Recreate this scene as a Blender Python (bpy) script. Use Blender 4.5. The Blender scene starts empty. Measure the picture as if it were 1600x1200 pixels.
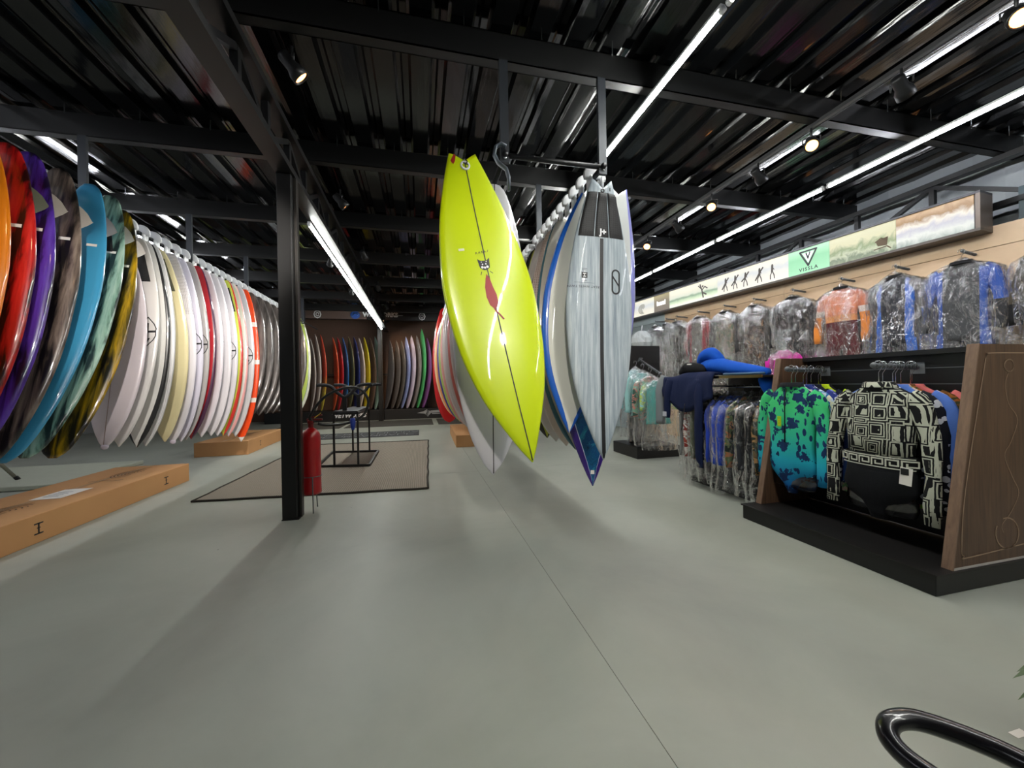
import bpy, bmesh, math, random
from mathutils import Vector, Matrix, noise
import numpy as np

# ------------------------------------------------------------------ camera
S = bpy.context.scene
COL = S.collection
FPX, EYE = 598.0, 1.05
cY = np.array([-143.0, 2.0, FPX]); cY /= np.linalg.norm(cY)
cX = np.array([2500.0, -46.0, FPX]); cX -= cX.dot(cY) * cY; cX /= np.linalg.norm(cX)
cZ = np.cross(cX, cY)
RW = np.stack([cX, cY, cZ])                  # world <- (right, down, forward)
cam = bpy.data.cameras.new('camera'); camo = bpy.data.objects.new('camera', cam); COL.objects.link(camo)
cam.sensor_width = 36.0; cam.lens = 36.0 * FPX / 1600.0; cam.clip_start = 0.02; cam.clip_end = 100
M3 = Matrix([[RW[i][0], -RW[i][1], -RW[i][2]] for i in range(3)])
camo.matrix_world = Matrix.Translation((0, 0, EYE)) @ M3.to_4x4()
S.camera = camo

# ------------------------------------------------------------------ world and exposure
wd = bpy.data.worlds.new('world'); S.world = wd; wd.use_nodes = True
wd.node_tree.nodes['Background'].inputs[0].default_value = (0.55, 0.65, 0.8, 1)
wd.node_tree.nodes['Background'].inputs[1].default_value = 0.25
S.view_settings.view_transform = 'Standard'; S.view_settings.look = 'None'
S.view_settings.gamma = 1.0; S.view_settings.use_curve_mapping = False
S.view_settings.exposure = 0.0
LED_STRENGTH = 140.0
LED_WALL = 62.0
LED_LEFT = 60.0
SPOT_WATT = 18.0


def at(px, py, **k):
    """world point seen at a pixel of the 1600x1200 photograph on the plane X=, Y= or Z="""
    d = RW @ np.array([px - 800.0, py - 600.0, FPX])
    ax, v = list(k.items())[0]; i = 'XYZ'.index(ax)
    t = (v - (0, 0, EYE)[i]) / d[i]
    return Vector((t * d[0], t * d[1], EYE + t * d[2]))


# ------------------------------------------------------------------ node helpers
def lin(c):
    if isinstance(c, str):
        c = c.lstrip('#'); c = [int(c[i:i + 2], 16) / 255 for i in (0, 2, 4)]
        c = [x / 12.92 if x <= 0.04045 else ((x + 0.055) / 1.055) ** 2.4 for x in c]
    return (c[0], c[1], c[2], 1.0)


class NT:
    def __init__(s, name):
        s.m = bpy.data.materials.new(name); s.m.use_nodes = True
        s.t = s.m.node_tree; s.b = s.t.nodes['Principled BSDF']; s.out = s.t.nodes['Material Output']

    def n(s, typ, ins=None, **props):
        nd = s.t.nodes.new('ShaderNode' + typ)
        for k, v in props.items(): setattr(nd, k, v)
        for k, v in (ins or {}).items(): s.set(nd.inputs[k], v)
        return nd

    def set(s, sock, v):
        if isinstance(v, bpy.types.NodeSocket): s.t.links.new(v, sock)
        elif isinstance(v, str): sock.default_value = lin(v)
        else: sock.default_value = v

    def p(s, **k):
        for a, v in k.items(): s.set(s.b.inputs[a.replace('_', ' ')], v)

    def obj(s): return s.n('TexCoord').outputs['Object']
    def uv(s): return s.n('TexCoord').outputs['UV']

    def mapped(s, vec, sc): return s.n('Mapping', {'Vector': vec, 'Scale': sc}).outputs[0]

    def noise(s, vec, scale, detail=3.0, rough=0.5, dist=0.0):
        return s.n('TexNoise', {'Vector': vec, 'Scale': scale, 'Detail': detail, 'Roughness': rough, 'Distortion': dist}).outputs['Fac']

    def ramp(s, fac, stops, interp='LINEAR'):
        r = s.n('ValToRGB', {'Fac': fac}); cr = r.color_ramp; cr.interpolation = interp
        while len(cr.elements) < len(stops): cr.elements.new(0.5)
        for e, (p, c) in zip(cr.elements, stops): e.position = p; e.color = lin(c)
        return r.outputs['Color']

    def math(s, op, a, b=0.0, c=0.0):
        nd = s.n('Math', operation=op); s.set(nd.inputs[0], a); s.set(nd.inputs[1], b); s.set(nd.inputs[2], c)
        return nd.outputs[0]

    def mix(s, f, a, b):
        nd = s.n('Mix', data_type='RGBA'); s.set(nd.inputs[0], f); s.set(nd.inputs[6], a); s.set(nd.inputs[7], b)
        return nd.outputs[2]

    def bump(s, h, strength=0.3, dist=0.01):
        s.set(s.b.inputs['Normal'], s.n('Bump', {'Height': h, 'Strength': strength, 'Distance': dist}).outputs[0])

    def sep(s, vec): return s.n('SeparateXYZ', {0: vec}).outputs


MC = {}
def mat(col, rough=0.5, metal=0.0, coat=0.0, name=None, grain=0.0, spec=0.5):
    k = (str(col), rough, metal, coat, grain, spec)
    if k in MC: return MC[k]
    t = NT(name or 'paint'); t.p(Roughness=rough, Metallic=metal, Coat_Weight=coat, Coat_Roughness=0.06, Specular_IOR_Level=spec)
    f = t.noise(t.obj(), 14.0, 4.0)
    c = lin(col); d = [x * 0.86 for x in c[:3]] + [1]
    t.set(t.b.inputs['Base Color'], t.mix(f, tuple(d), tuple(c)))
    if grain: t.bump(t.noise(t.obj(), 160.0, 2.0), grain, 0.002)
    MC[k] = t.m
    return t.m


def emit(col, strength, name='glow'):
    k = ('e', str(col), strength)
    if k in MC: return MC[k]
    t = NT(name); t.p(Base_Color=lin(col), Emission_Color=lin(col), Emission_Strength=strength); MC[k] = t.m
    return t.m


# ------------------------------------------------------------------ mesh helpers
def newmesh(name, v, f, mats=None, smooth=False, mi=None, uvs=None):
    me = bpy.data.meshes.new(name); me.from_pydata([tuple(x) for x in v], [], f)
    for m in (mats or []): me.materials.append(m)
    if mi: me.polygons.foreach_set('material_index', mi)
    if smooth: me.polygons.foreach_set('use_smooth', [True] * len(me.polygons))
    if uvs is not None:
        l = me.uv_layers.new(name='UVMap')
        buf = []
        for lp in me.loops: buf += uvs[lp.vertex_index]
        l.data.foreach_set('uv', buf)
    me.update()
    return me


class MB:
    def __init__(s): s.v = []; s.f = []; s.smooth = False

    def add(s, v, f):
        o = len(s.v); s.v += [Vector(x) for x in v]; s.f += [[i + o for i in q] for q in f]; return s

    def box(s, c, d, rz=0.0, bev=0.0, m=None):
        x, y, z = d[0] / 2, d[1] / 2, d[2] / 2
        if bev:
            b = min(bev, x * .9, y * .9, z * .9)
            bm = bmesh.new(); bmesh.ops.create_cube(bm, size=1.0, matrix=Matrix.Diagonal((d[0], d[1], d[2], 1)))
            bmesh.ops.bevel(bm, geom=bm.edges[:], offset=b, segments=2, affect='EDGES', profile=0.5)
            vs = [v.co.copy() for v in bm.verts]; bm.verts.index_update()
            fs = [[v.index for v in q.verts] for q in bm.faces]; bm.free()
        else:
            vs = [Vector((sx * x, sy * y, sz * z)) for sx in (-1, 1) for sy in (-1, 1) for sz in (-1, 1)]
            fs = [[0, 1, 3, 2], [4, 6, 7, 5], [0, 4, 5, 1], [2, 3, 7, 6], [0, 2, 6, 4], [1, 5, 7, 3]]
        R = Matrix.Rotation(rz, 3, 'Z')
        if m is not None: R = m
        return s.add([R @ v + Vector(c) for v in vs], fs)

    def span(s, a, b, **k):
        a, b = Vector(a), Vector(b)
        return s.box((a + b) / 2, [abs(b[i] - a[i]) for i in range(3)], **k)

    def bar(s, a, b, w, h=None, up=(0, 0, 1)):
        a, b = Vector(a), Vector(b); h = h or w; d = (b - a); L = d.length; d.normalize()
        u = Vector(up)
        if abs(d.dot(u)) > .98: u = Vector((0, 1, 0))
        x = d.cross(u).normalized(); z = x.cross(d)
        return s.box((a + b) / 2, (w, L, h), m=Matrix((x, d, z)).transposed())

    def tube(s, pts, r, n=8, cap=True, closed=False, flat=1.0, fdir=None):
        pts = [Vector(p) for p in pts]; N = len(pts); rs = r if isinstance(r, (list, tuple)) else [r] * N
        vs = []; pu = None
        for i, p in enumerate(pts):
            a = pts[(i - 1) % N] if (closed or i > 0) else p; b = pts[(i + 1) % N] if (closed or i < N - 1) else p
            d = (b - a).normalized()
            if pu is None:
                u = Vector((0, 0, 1)) if abs(d.z) < .9 else Vector((0, 1, 0))
                if fdir is not None: u = Vector(fdir)
            else: u = pu
            u = (u - d * u.dot(d)).normalized(); w = d.cross(u); pu = u
            for k in range(n):
                an = 2 * math.pi * k / n
                vs.append(p + (u * math.cos(an) * flat + w * math.sin(an)) * rs[i])
        fs = []
        for i in range(N if closed else N - 1):
            j = (i + 1) % N
            for k in range(n):
                fs.append([i * n + k, i * n + (k + 1) % n, j * n + (k + 1) % n, j * n + k])
        if cap and not closed: fs += [list(range(n))[::-1], [(N - 1) * n + k for k in range(n)]]
        return s.add(vs, fs)

    def lathe(s, prof, c=(0, 0, 0), n=20, m=None):
        vs = []; m = m or Matrix.Identity(3)
        for r, z in prof:
            for k in range(n):
                a = 2 * math.pi * k / n; vs.append(m @ Vector((r * math.cos(a), r * math.sin(a), z)) + Vector(c))
        fs = []
        for i in range(len(prof) - 1):
            for k in range(n): fs.append([i * n + k, i * n + (k + 1) % n, (i + 1) * n + (k + 1) % n, (i + 1) * n + k])
        fs += [list(range(n))[::-1], [(len(prof) - 1) * n + k for k in range(n)]]
        return s.add(vs, fs)

    def prism(s, poly, fn, t0, t1):
        """poly of (a,b); fn(a,b,t)->point"""
        n = len(poly)
        vs = [fn(a, b, t0) for a, b in poly] + [fn(a, b, t1) for a, b in poly]
        fs = [list(range(n))[::-1], [n + i for i in range(n)]] + [[i, (i + 1) % n, n + (i + 1) % n, n + i] for i in range(n)]
        return s.add(vs, fs)

    def loft(s, rings, cap=True):
        n = len(rings[0]); vs = [p for r in rings for p in r]; fs = []
        for i in range(len(rings) - 1):
            for k in range(n): fs.append([i * n + k, i * n + (k + 1) % n, (i + 1) * n + (k + 1) % n, (i + 1) * n + k])
        if cap: fs += [list(range(n))[::-1], [(len(rings) - 1) * n + k for k in range(n)]]
        return s.add(vs, fs)

    def mesh(s, name, m, smooth=False, fix=True):
        me = newmesh(name, s.v, s.f, [m] if m else [], smooth)
        if fix:
            bm = bmesh.new(); bm.from_mesh(me); bmesh.ops.recalc_face_normals(bm, faces=bm.faces); bm.to_mesh(me); bm.free()
        return me

    def obj(s, name, m, parent=None, smooth=False, fix=True):
        return link(name, s.mesh(name, m, smooth, fix), parent)


def link(name, me, parent=None):
    o = bpy.data.objects.new(name, me); COL.objects.link(o)
    if parent is not None: o.parent = parent
    return o


def tag(o, label=None, cat=None, group=None, kind=None):
    if label: o['label'] = label
    if cat: o['category'] = cat
    if group: o['group'] = group
    if kind: o['kind'] = kind
    return o


def thing(name, label, cat, loc=(0, 0, 0), rz=0.0, group=None):
    o = bpy.data.objects.new(name, None); COL.objects.link(o); o.location = loc; o.rotation_euler = (0, 0, rz)
    o.empty_display_size = .05
    return tag(o, label, cat, group)


def structure(name, mb, m, parent=None, smooth=False):
    o = mb.obj(name, m, parent, smooth)
    if parent is None: o['kind'] = 'structure'
    return o


def copy_tree(o, parent=None):
    c = o.copy(); COL.objects.link(c); c.parent = parent
    for ch in o.children: copy_tree(ch, c)
    return c


def text_mesh(body, size=1.0, bold=0.0, shear=0.0, space=1.0):
    """flat text as (verts, faces), centred, in x (right) / y (up)"""
    cu = bpy.data.curves.new('txt', 'FONT'); cu.body = body; cu.size = size; cu.align_x = 'CENTER'; cu.align_y = 'CENTER'
    cu.offset = bold; cu.shear = shear; cu.space_character = space; cu.resolution_u = 2
    o = bpy.data.objects.new('txt', cu); COL.objects.link(o)
    me = bpy.data.meshes.new_from_object(o)
    v = [x.co.copy() for x in me.vertices]; f = [list(p.vertices) for p in me.polygons]
    bpy.data.objects.remove(o); bpy.data.curves.remove(cu); bpy.data.meshes.remove(me)
    return v, f


def stroke(pts, w, step=0.02, closed=False):
    """polyline -> flat quads in 2D"""
    v = []; f = []
    P = [Vector((p[0], p[1])) for p in pts]
    if closed: P = P + [P[0]]
    for a, b in zip(P[:-1], P[1:]):
        d = b - a; L = d.length
        if L < 1e-6: continue
        d /= L; nrm = Vector((-d.y, d.x)) * w / 2; n = max(1, int(L / step))
        a2 = a - d * w * .35; L2 = L + w * .7
        for i in range(n + 1):
            q = a2 + d * (L2 * i / n); v += [q + nrm, q - nrm]
        o = len(v) - 2 * (n + 1)
        for i in range(n): f.append([o + 2 * i, o + 2 * i + 1, o + 2 * i + 3, o + 2 * i + 2])
    return v, f


def fanpoly(pts, rings=3):
    c = Vector((sum(p[0] for p in pts) / len(pts), sum(p[1] for p in pts) / len(pts)))
    v = [c]; f = []; n = len(pts)
    for r in range(1, rings + 1):
        for p in pts: v.append(c + (Vector((p[0], p[1])) - c) * r / rings)
    for k in range(n): f.append([0, 1 + k, 1 + (k + 1) % n])
    for r in range(rings - 1):
        for k in range(n):
            a = 1 + r * n; b = a + n; f.append([a + k, b + k, b + (k + 1) % n, a + (k + 1) % n])
    return v, f


def join2(*L):
    v = []; f = []
    for a, b in L:
        o = len(v); v += [Vector((q[0], q[1])) for q in a]; f += [[i + o for i in q] for q in b]
    return v, f


def arc(cx, cy, rx, ry, a0, a1, n=14):
    return [(cx + rx * math.cos(math.radians(a0 + (a1 - a0) * i / n)), cy + ry * math.sin(math.radians(a0 + (a1 - a0) * i / n))) for i in range(n + 1)]


rnd = random.Random(7)

# ------------------------------------------------------------------ shared materials
M_black = mat('#141517', .45, name='black_paint')
M_steel = mat('#17181a', .42, .3, name='dark_steel')
M_beam = mat('#0a0b0c', .45, .1, name='beam_paint')
M_grey = mat('#73777a', .4, .6, name='grey_metal')
M_chrome = mat('#c8ccd0', .22, 1.0, name='chrome')
M_white = mat('#e9ebee', .4, name='white_plastic')
M_led = emit('#fbfcf6', LED_STRENGTH, 'led_diffuser'); M_led_wall = emit('#f4f7ff', LED_WALL, 'led_diffuser'); M_led_left = emit('#f4f7ff', LED_LEFT, 'led_diffuser')
M_warm = emit('#ffa55c', 9.0, 'warm_lamp')


def floor_material():
    t = NT('polished_concrete'); o = t.obj()
    a = t.noise(o, .9, 6.0, .6, .4); b = t.noise(t.mapped(o, (3.0, .5, 1)), 2.0, 4.0, .6); c = t.noise(o, 45.0, 3.0)
    col = t.ramp(a, [(.30, '#91978e'), (.5, '#a1a79d'), (.72, '#b0b5ab')])
    col = t.mix(t.math('MULTIPLY', b, .35), col, lin('#a49d92'))
    sp = t.n('TexVoronoi', {'Vector': o, 'Scale': 2.6, 'Randomness': 1.0}).outputs['Distance']
    spots = t.math('LESS_THAN', sp, .018)
    col = t.mix(t.math('MULTIPLY', spots, .6), col, lin('#55554f'))
    t.p(Base_Color=col, Roughness=t.math('MULTIPLY_ADD', a, .3, .3), Specular_IOR_Level=.35)
    t.bump(c, .05, .002)
    return t.m


def wood_material(name, dark, light, axis=(14.0, 14.0, .8), rough=.45):
    t = NT(name); o = t.obj()
    n1 = t.noise(t.mapped(o, axis), 3.0, 6.0, .6, .6)
    n2 = t.noise(t.mapped(o, tuple(a * 4 for a in axis)), 3.0, 3.0)
    f = t.math('MULTIPLY_ADD', n2, .3, t.math('MULTIPLY', n1, .75))
    t.p(Base_Color=t.ramp(f, [(.3, dark), (.7, light)]), Roughness=rough); t.bump(n2, .08, .002)
    return t.m


M_floor = floor_material()
M_walnut = wood_material('walnut', '#3d2b20', '#6b4f3b')
M_walnut_edge = wood_material('walnut_edge', '#6a5344', '#8b705c')
M_card = None
def card_material():
    t = NT('cardboard'); o = t.obj()
    n = t.noise(t.mapped(o, (1, 30, 1)), 6.0, 3.0); n2 = t.noise(o, 2.0, 3.0)
    t.p(Base_Color=t.mix(n2, lin('#b07f52'), lin('#c4935f')), Roughness=.75); t.bump(n, .06, .002)
    return t.m
M_card = card_material()


def roof_material():
    t = NT('black_roof_sheet'); o = t.obj()
    w = t.noise(t.mapped(o, (8, 1.2, 8)), 2.0, 3.0)
    t.p(Base_Color=lin('#060708'), Roughness=t.math('MULTIPLY_ADD', t.noise(o, 1.3, 3.0), .12, .06), Specular_IOR_Level=.38, Coat_Weight=.1, Coat_Roughness=.05)
    t.bump(w, .25, .01)
    return t.m
M_roof = roof_material()

# ------------------------------------------------------------------ setting: floor
XL, XR, Y0, Y1, ZC = -8.0, 5.55, -3.2, 13.4, 3.30
floor = structure('floor', MB().span((XL - .2, Y0 - .2, -.12), (XR + .2, Y1 + .2, -.012)), mat('#474845', .8, name='joint_filler'))
jx = [XL - .2, -3.9, .66, XR + .2]; jy = [Y0 - .2, .2, 4.6, 9.0, Y1 + .2]
for i in range(3):
    for j in range(4):
        m = MB(); g = .0012
        m.span((jx[i] + g, jy[j] + g, -.05), (jx[i + 1] - g, jy[j + 1] - g, 0.0))
        m.obj('slab', M_floor, floor)

# walls
M_wall_dark = mat('#1b1b1d', .7, name='dark_wall')
structure('wall_left', MB().span((XL - .15, Y0, 0), (XL, Y1, 3.6)), mat('#8d9092', .8, name='grey_wall'))
structure('wall_rear', MB().span((XL, Y0 - .15, 0), (XR, Y0, 3.6)), mat('#6b6a68', .8, name='rear_wall'))
structure('wall_far', MB().span((XL, Y1, 0), (XR, Y1 + .15, 3.6)), mat('#5b4438', .75, name='brown_wall'))


def sheet_wall_material():
    t = NT('grey_wall_sheet'); t.p(Base_Color=t.mix(t.noise(t.obj(), 1.5, 4.0), lin('#8d9498'), lin('#a7adb0')), Roughness=.5); return t.m
wr = MB()
n = 70; prof = []
for i in range(n + 1):
    y = Y0 + (Y1 - Y0) * i / n
    prof.append((XR + (.03 if i % 2 else 0.0), y))
vs = []; fs = []
for (x, y) in prof: vs += [(x, y, 0), (x, y, 3.6)]
for i in range(n): fs.append([2 * i, 2 * i + 2, 2 * i + 3, 2 * i + 1])
wr.add(vs, fs)
structure('wall_right', wr, sheet_wall_material())

# ------------------------------------------------------------------ ceiling: corrugated sheets, beams, trusses
ceiling = structure('ceiling', MB().span((XL - .2, Y0 - .2, ZC + .10), (XR + .2, Y1 + .2, ZC + .16)), mat('#0d0d0e', .8, name='roof_deck'))
pitch = .25
def sheet_mesh(x0, x1):
    v = []; f = []; xs = []
    k = x0
    while k < x1 - 1e-4:
        for dx, z in ((0, 0), (.105, 0), (.125, .045), (.150, .045), (.160, .038), (.165, .045), (.205, .045), (.225, 0)):
            xs.append((k + dx, z))
        k += pitch
    xs.append((x1 + .012, -.002))
    ys = [Y0, -1, 1.2, 3.4, 5.6, 7.8, 10, Y1]
    for yi, y in enumerate(ys):
        for (x, z) in xs: v.append((x, y, ZC + z + .006 * math.sin(y * 2.1 + x)))
    w = len(xs)
    for a in range(len(ys) - 1):
        for b in range(w - 1): f.append([a * w + b, a * w + b + 1, (a + 1) * w + b + 1, (a + 1) * w + b])
    return v, f
x = XL
while x < XR:
    v, f = sheet_mesh(x, min(x + 1.0, x + 1.0)); MB().add(v, f).obj('roof_sheet', M_roof, ceiling, fix=False); x += 1.0

BEAMY = [-1.9, -.48, .94, 2.37, 3.78, 5.23, 6.73, 8.2, 9.65, 11.1, 12.55]
for y in BEAMY:
    m = MB()
    m.span((XL, y, 3.10), (XR, y + .006, 3.28)); m.span((XL, y, 3.10), (XR, y + .075, 3.107)); m.span((XL, y, 3.273), (XR, y + .075, 3.28))
    m.span((XL, y + .069, 3.10), (XR, y + .075, 3.125))
    m.obj('roof_beam', M_beam, ceiling)
m = MB()
for y in BEAMY:
    if y < 1: continue
    x = XL + .3
    while x < XR:
        m.tube([(x, y - .02, 3.32), (x, y - .02, 3.235 + rnd.random() * .03)], .0035, 5)
        x += .5
tag(m.obj('roof_screw', M_chrome, ceiling), kind='stuff')


def truss(X, ya, yb, zb, zt, cw, panel, name='truss'):
    m = MB(); m.span((X - cw / 2, ya, zb), (X + cw / 2, yb, zb + .05)); m.span((X - cw / 2, ya, zt - .05), (X + cw / 2, yb, zt))
    o = m.obj(name, M_beam, ceiling)
    y = ya + .05; k = 0
    w = MB()
    while y + panel < yb:
        w.bar((X, y, zb + .05), (X, y, zt - .05), .045); w.bar((X, y, zb + .05 if k % 2 else zt - .05), (X, y + panel, zt - .05 if k % 2 else zb + .05), .04)
        y += panel; k += 1
    w.obj('truss_web', M_steel, o)
    return o
truss(-1.02, -2.9, 12.7, 2.75, 3.10, .13, .45)
truss(5.33, -2.9, 12.7, 2.62, 3.10, .09, .72)

def column(x, y, z, label):
    o = thing('steel_column', label, 'column', (x, y, 0))
    m = MB(); m.box((-.012, 0, z / 2), (.105, .12, z), bev=.004); m.obj('shaft', M_beam, o)
    MB().box((.052, .03, z / 2), (.022, .06, z), bev=.003).obj('side_channel', mat('#3a3734', .38, .3, name='channel_paint'), o)
    MB().box((-.005, 0, .004), (.125, .13, .008)).obj('base_plate', M_black, o)
    return o
column(-1.015, 3.42, 2.75, 'black steel column standing in the open floor beside the red extinguisher')
column(-1.15, 11.98, 3.1, 'thin dark column between the two bays of the far display wall')

# ------------------------------------------------------------------ LED tubes
def led(x, y, L, z, label, group, m_):
    o = thing('led_tube', label, 'lamp', (x, y, z), group=group)
    MB().box((0, L / 2, .022), (.032, L - .03, .02), bev=.004).obj('housing', M_white, o)
    MB().tube([(0, .03, 0), (0, L - .03, 0)], .0145, 10).obj('diffuser', m_, o, True)
    MB().tube([(0, .008, 0), (0, .032, 0)], .017, 10).obj('end_cap', M_white, o, True); MB().tube([(0, L - .032, 0), (0, L - .008, 0)], .017, 10).obj('end_cap', M_white, o, True)
    return o
ORD = ['first', 'second', 'third', 'fourth', 'fifth', 'sixth', 'seventh', 'eighth', 'ninth', 'tenth', 'eleventh', 'twelfth', 'thirteenth', 'fourteenth', 'fifteenth', 'sixteenth']
def led_row(x, ys, L, z, label, group, m_=None):
    for i, y in enumerate(ys): led(x, y, L, z, '%s LED tube from the rear in %s' % (ORD[i], label), group, m_ or M_led)
led_row(1.585, [-2.8, -1.3, .45 - .25, 1.70 - .02, 3.18 - .02, 4.64], 1.47, 3.0, 'the line above the centre board rack', 'LED tubes above the centre rack')
led_row(4.08, [-1.42, .08, 1.57, 3.07, 4.57, 6.07], 1.49, 3.0, 'the line along the wetsuit wall', 'LED tubes along the wetsuit wall', M_led_wall)
led_row(-1.075, [4.25, 5.75, 7.25, 8.75, 10.25], 1.49, 2.71, 'the line under the truss behind the black column', 'LED tubes under the truss')
led_row(-3.55, [-1.4, .1, 1.6, 3.1, 4.6, 6.1, 7.6], 1.49, 3.06, 'the roof line above the left board rack', 'LED tubes above the left rack', M_led_left)

# ------------------------------------------------------------------ surfboards
def curve_interp(ctrl):
    xs = np.array([c[0] for c in ctrl]); ys = np.array([c[1] for c in ctrl])
    d = np.diff(ys) / np.diff(xs); mm = np.concatenate([[d[0]], (d[1:] + d[:-1]) / 2, [d[-1]]])
    for i in range(1, len(xs) - 1):
        if d[i - 1] * d[i] <= 0: mm[i] = 0
    def f(t):
        i = int(min(max(np.searchsorted(xs, t) - 1, 0), len(xs) - 2)); h = xs[i + 1] - xs[i]; u = (t - xs[i]) / h
        return float((2*u**3-3*u**2+1)*ys[i] + (u**3-2*u**2+u)*h*mm[i] + (-2*u**3+3*u**2)*ys[i+1] + (u**3-u**2)*h*mm[i+1])
    return f
OUTLINE = {
    'fish': curve_interp([(0, .30), (.06, .45), (.2, .74), (.35, .93), (.46, 1), (.60, .955), (.70, .85), (.80, .66), (.90, .37), (.96, .17), (1, .012)]),
    'short': curve_interp([(0, .16), (.012, .27), (.05, .42), (.15, .66), (.3, .89), (.47, 1), (.62, .96), (.76, .80), (.88, .54), (.96, .25), (1, .012)]),
    'round': curve_interp([(0, .03), (.012, .16), (.05, .33), (.15, .60), (.3, .87), (.47, 1), (.62, .96), (.76, .79), (.88, .52), (.96, .25), (1, .03)]),
    'full': curve_interp([(0, .17), (.012, .27), (.05, .42), (.15, .66), (.3, .89), (.47, 1), (.65, .97), (.80, .80), (.90, .59), (.96, .40), (.988, .24), (1, .10)]),
    'long': curve_interp([(0, .25), (.01, .36), (.06, .52), (.2, .78), (.45, 1), (.65, .97), (.82, .80), (.92, .56), (.97, .36), (.993, .17), (1, .03)]),
}
NS, NR = 34, 20
class Board:
    """local frame: x across, z = -s (s from tail to nose), the face towards -y is the one on show"""
    def __init__(s, kind, L, W, T=.062, bow=.05, notch=0.0):
        s.kind, s.L, s.W, s.T, s.bow, s.notch = kind, L, W, T, bow, notch
        s.o = OUTLINE[kind]
    def hw(s, t): return s.W / 2 * max(s.o(min(max(t, 0), 1)), .006)
    def th(s, t): return s.T * (.28 + .72 * max(math.sin(math.pi * min(max(t * .94 + .05, 0), 1)), 0) ** .6) * (1 if t < .985 else .6)
    def yc(s, t): return s.bow * ((4 * t * (1 - t)) ** .9 if 0 < t < 1 else 0)
    def front(s, x, sl, off=.0012):
        t = sl / s.L
        if s.notch and t < .2:
            for _ in range(3):
                nn = s.notch * (1 - min(abs(x) / s.hw(t), 1)); t = max((sl - nn) / (s.L - nn / .2), 0)
        w = s.hw(t); c = min(abs(x) / w, .999) ** 1.25
        return Vector((x, s.yc(t) - s.th(t) / 2 * (1 - c * c) ** .4 - off, -sl))
    def mesh(s, m):
        v = []; uv = []; f = []
        ts = [0, .012, .03, .06] + [.06 + .90 * i / (NS - 8) for i in range(1, NS - 7)] + [.972, .985, 1.0]
        for t in ts:
            w = s.hw(t); h = s.th(t); y = s.yc(t)
            for k in range(NR):
                a = 2 * math.pi * k / NR; c, sn = math.cos(a), math.sin(a)
                fx = math.copysign(abs(c) ** .8, c); fy = math.copysign(abs(sn) ** .8, sn)
                dz = 0
                if s.notch and t < .2: dz = s.notch * (1 - abs(fx)) * max(0, 1 - t / .2)
                v.append((w * fx, y + h / 2 * fy, -(t * s.L + dz))); uv.append((fx * .5 + .5, t))
        n = len(ts)
        for i in range(n - 1):
            for k in range(NR):
                f.append([i * NR + k, i * NR + (k + 1) % NR, (i + 1) * NR + (k + 1) % NR, (i + 1) * NR + k])
        # tail and nose caps as strips so a swallow tail stays open
        for b in (0, (n - 1) * NR):
            for k in range(NR // 2 - 1): f.append([b + k, b + k + 1, b + NR - k - 1, b + (NR - k) % NR] if b == 0 else [b + (NR - k) % NR, b + NR - k - 1, b + k + 1, b + k])
            k = NR // 2 - 1; f.append([b + k, b + k + 1, b + k + 2] if b == 0 else [b + k + 2, b + k + 1, b + k])
        me = newmesh('surfboard', v, f, [m], True, uvs=uv)
        bm = bmesh.new(); bm.from_mesh(me); bmesh.ops.recalc_face_normals(bm, faces=bm.faces); bm.to_mesh(me); bm.free()
        return me
    def decal(s, shape, name, m, parent, cx=0, cs=0, sc=1.0, rot=0.0, off=.0014, flip=False):
        """shape: 2D (x right, y up on the board as it hangs); cs: distance of its centre from the tail"""
        c, sn = math.cos(rot), math.sin(rot); vs = []
        for q in shape[0]:
            a, b = q[0] * sc, q[1] * sc
            if flip: a = -a
            vs.append(s.front(cx + a * c - b * sn, cs - (a * sn + b * c), off))
        o = link(name, newmesh(name, vs, shape[1], [m]), parent)
        return o
    def stringer(s, w, m, parent, s0=.0, s1=None, name='stringer'):
        s1 = s1 or s.L * .995; n = 40; sh = ([], [])
        for i in range(n + 1):
            q = s0 + (s1 - s0) * i / n
            ww = min(w, s.hw(q / s.L) * 1.2)
            sh[0].extend([s.front(-ww / 2, q, .0012), s.front(ww / 2, q, .0012)])
        for i in range(n): sh[1].append([2 * i, 2 * i + 1, 2 * i + 3, 2 * i + 2])
        return link(name, newmesh(name, sh[0], sh[1], [m], True), parent)
    def pad(s, s0, s1, f0, f1, m, parent, h=.006, kick=.014, x0=-1, x1=1):
        nx, ny = 10, 12; v = []; f = []
        for j in range(ny + 1):
            sl = s0 + (s1 - s0) * j / ny; w = s.hw(sl / s.L) * (f0 + (f1 - f0) * j / ny)
            for i in range(nx + 1):
                u = x0 + (x1 - x0) * i / nx; e = 1.0 if 0 < i < nx and 0 < j < ny else 0.0
                hh = (h + kick * max(0, 1 - j / 2.5)) * e
                v.append(s.front(u * w, sl, .0008 + hh))
        for j in range(ny):
            for i in range(nx):
                a = j * (nx + 1) + i; f.append([a, a + nx + 1, a + nx + 2, a + 1])
        return link('traction_pad', newmesh('traction_pad', v, f, [m], True), parent)
    def fin(s, x, sl, m, parent, h=.12, b=.11, cant=.12, rake=.05, back=False):
        p = [(-b / 2, 0), (b / 2, 0), (b * .38 - rake * .2, h * .35), (-rake * .3, h * .75), (-b / 2 - rake, h), (-b / 2 - rake * 1.1, h * .93), (-b / 2 - rake * .35, h * .55), (-b / 2 - rake * .1, h * .25)]
        base = s.front(x, sl, -.006) if not back else Vector((x, 2 * s.yc(sl / s.L) - s.front(x, sl, -.006).y, -sl))
        mb = MB()
        def fn(a, q, t): return base + Vector((t + cant * q * (1 if x > 0 else -1), q if back else -q, -a))
        mb.prism(p, fn, -.0045, .0045)
        return mb.obj('fin', m, parent, False)


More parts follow.
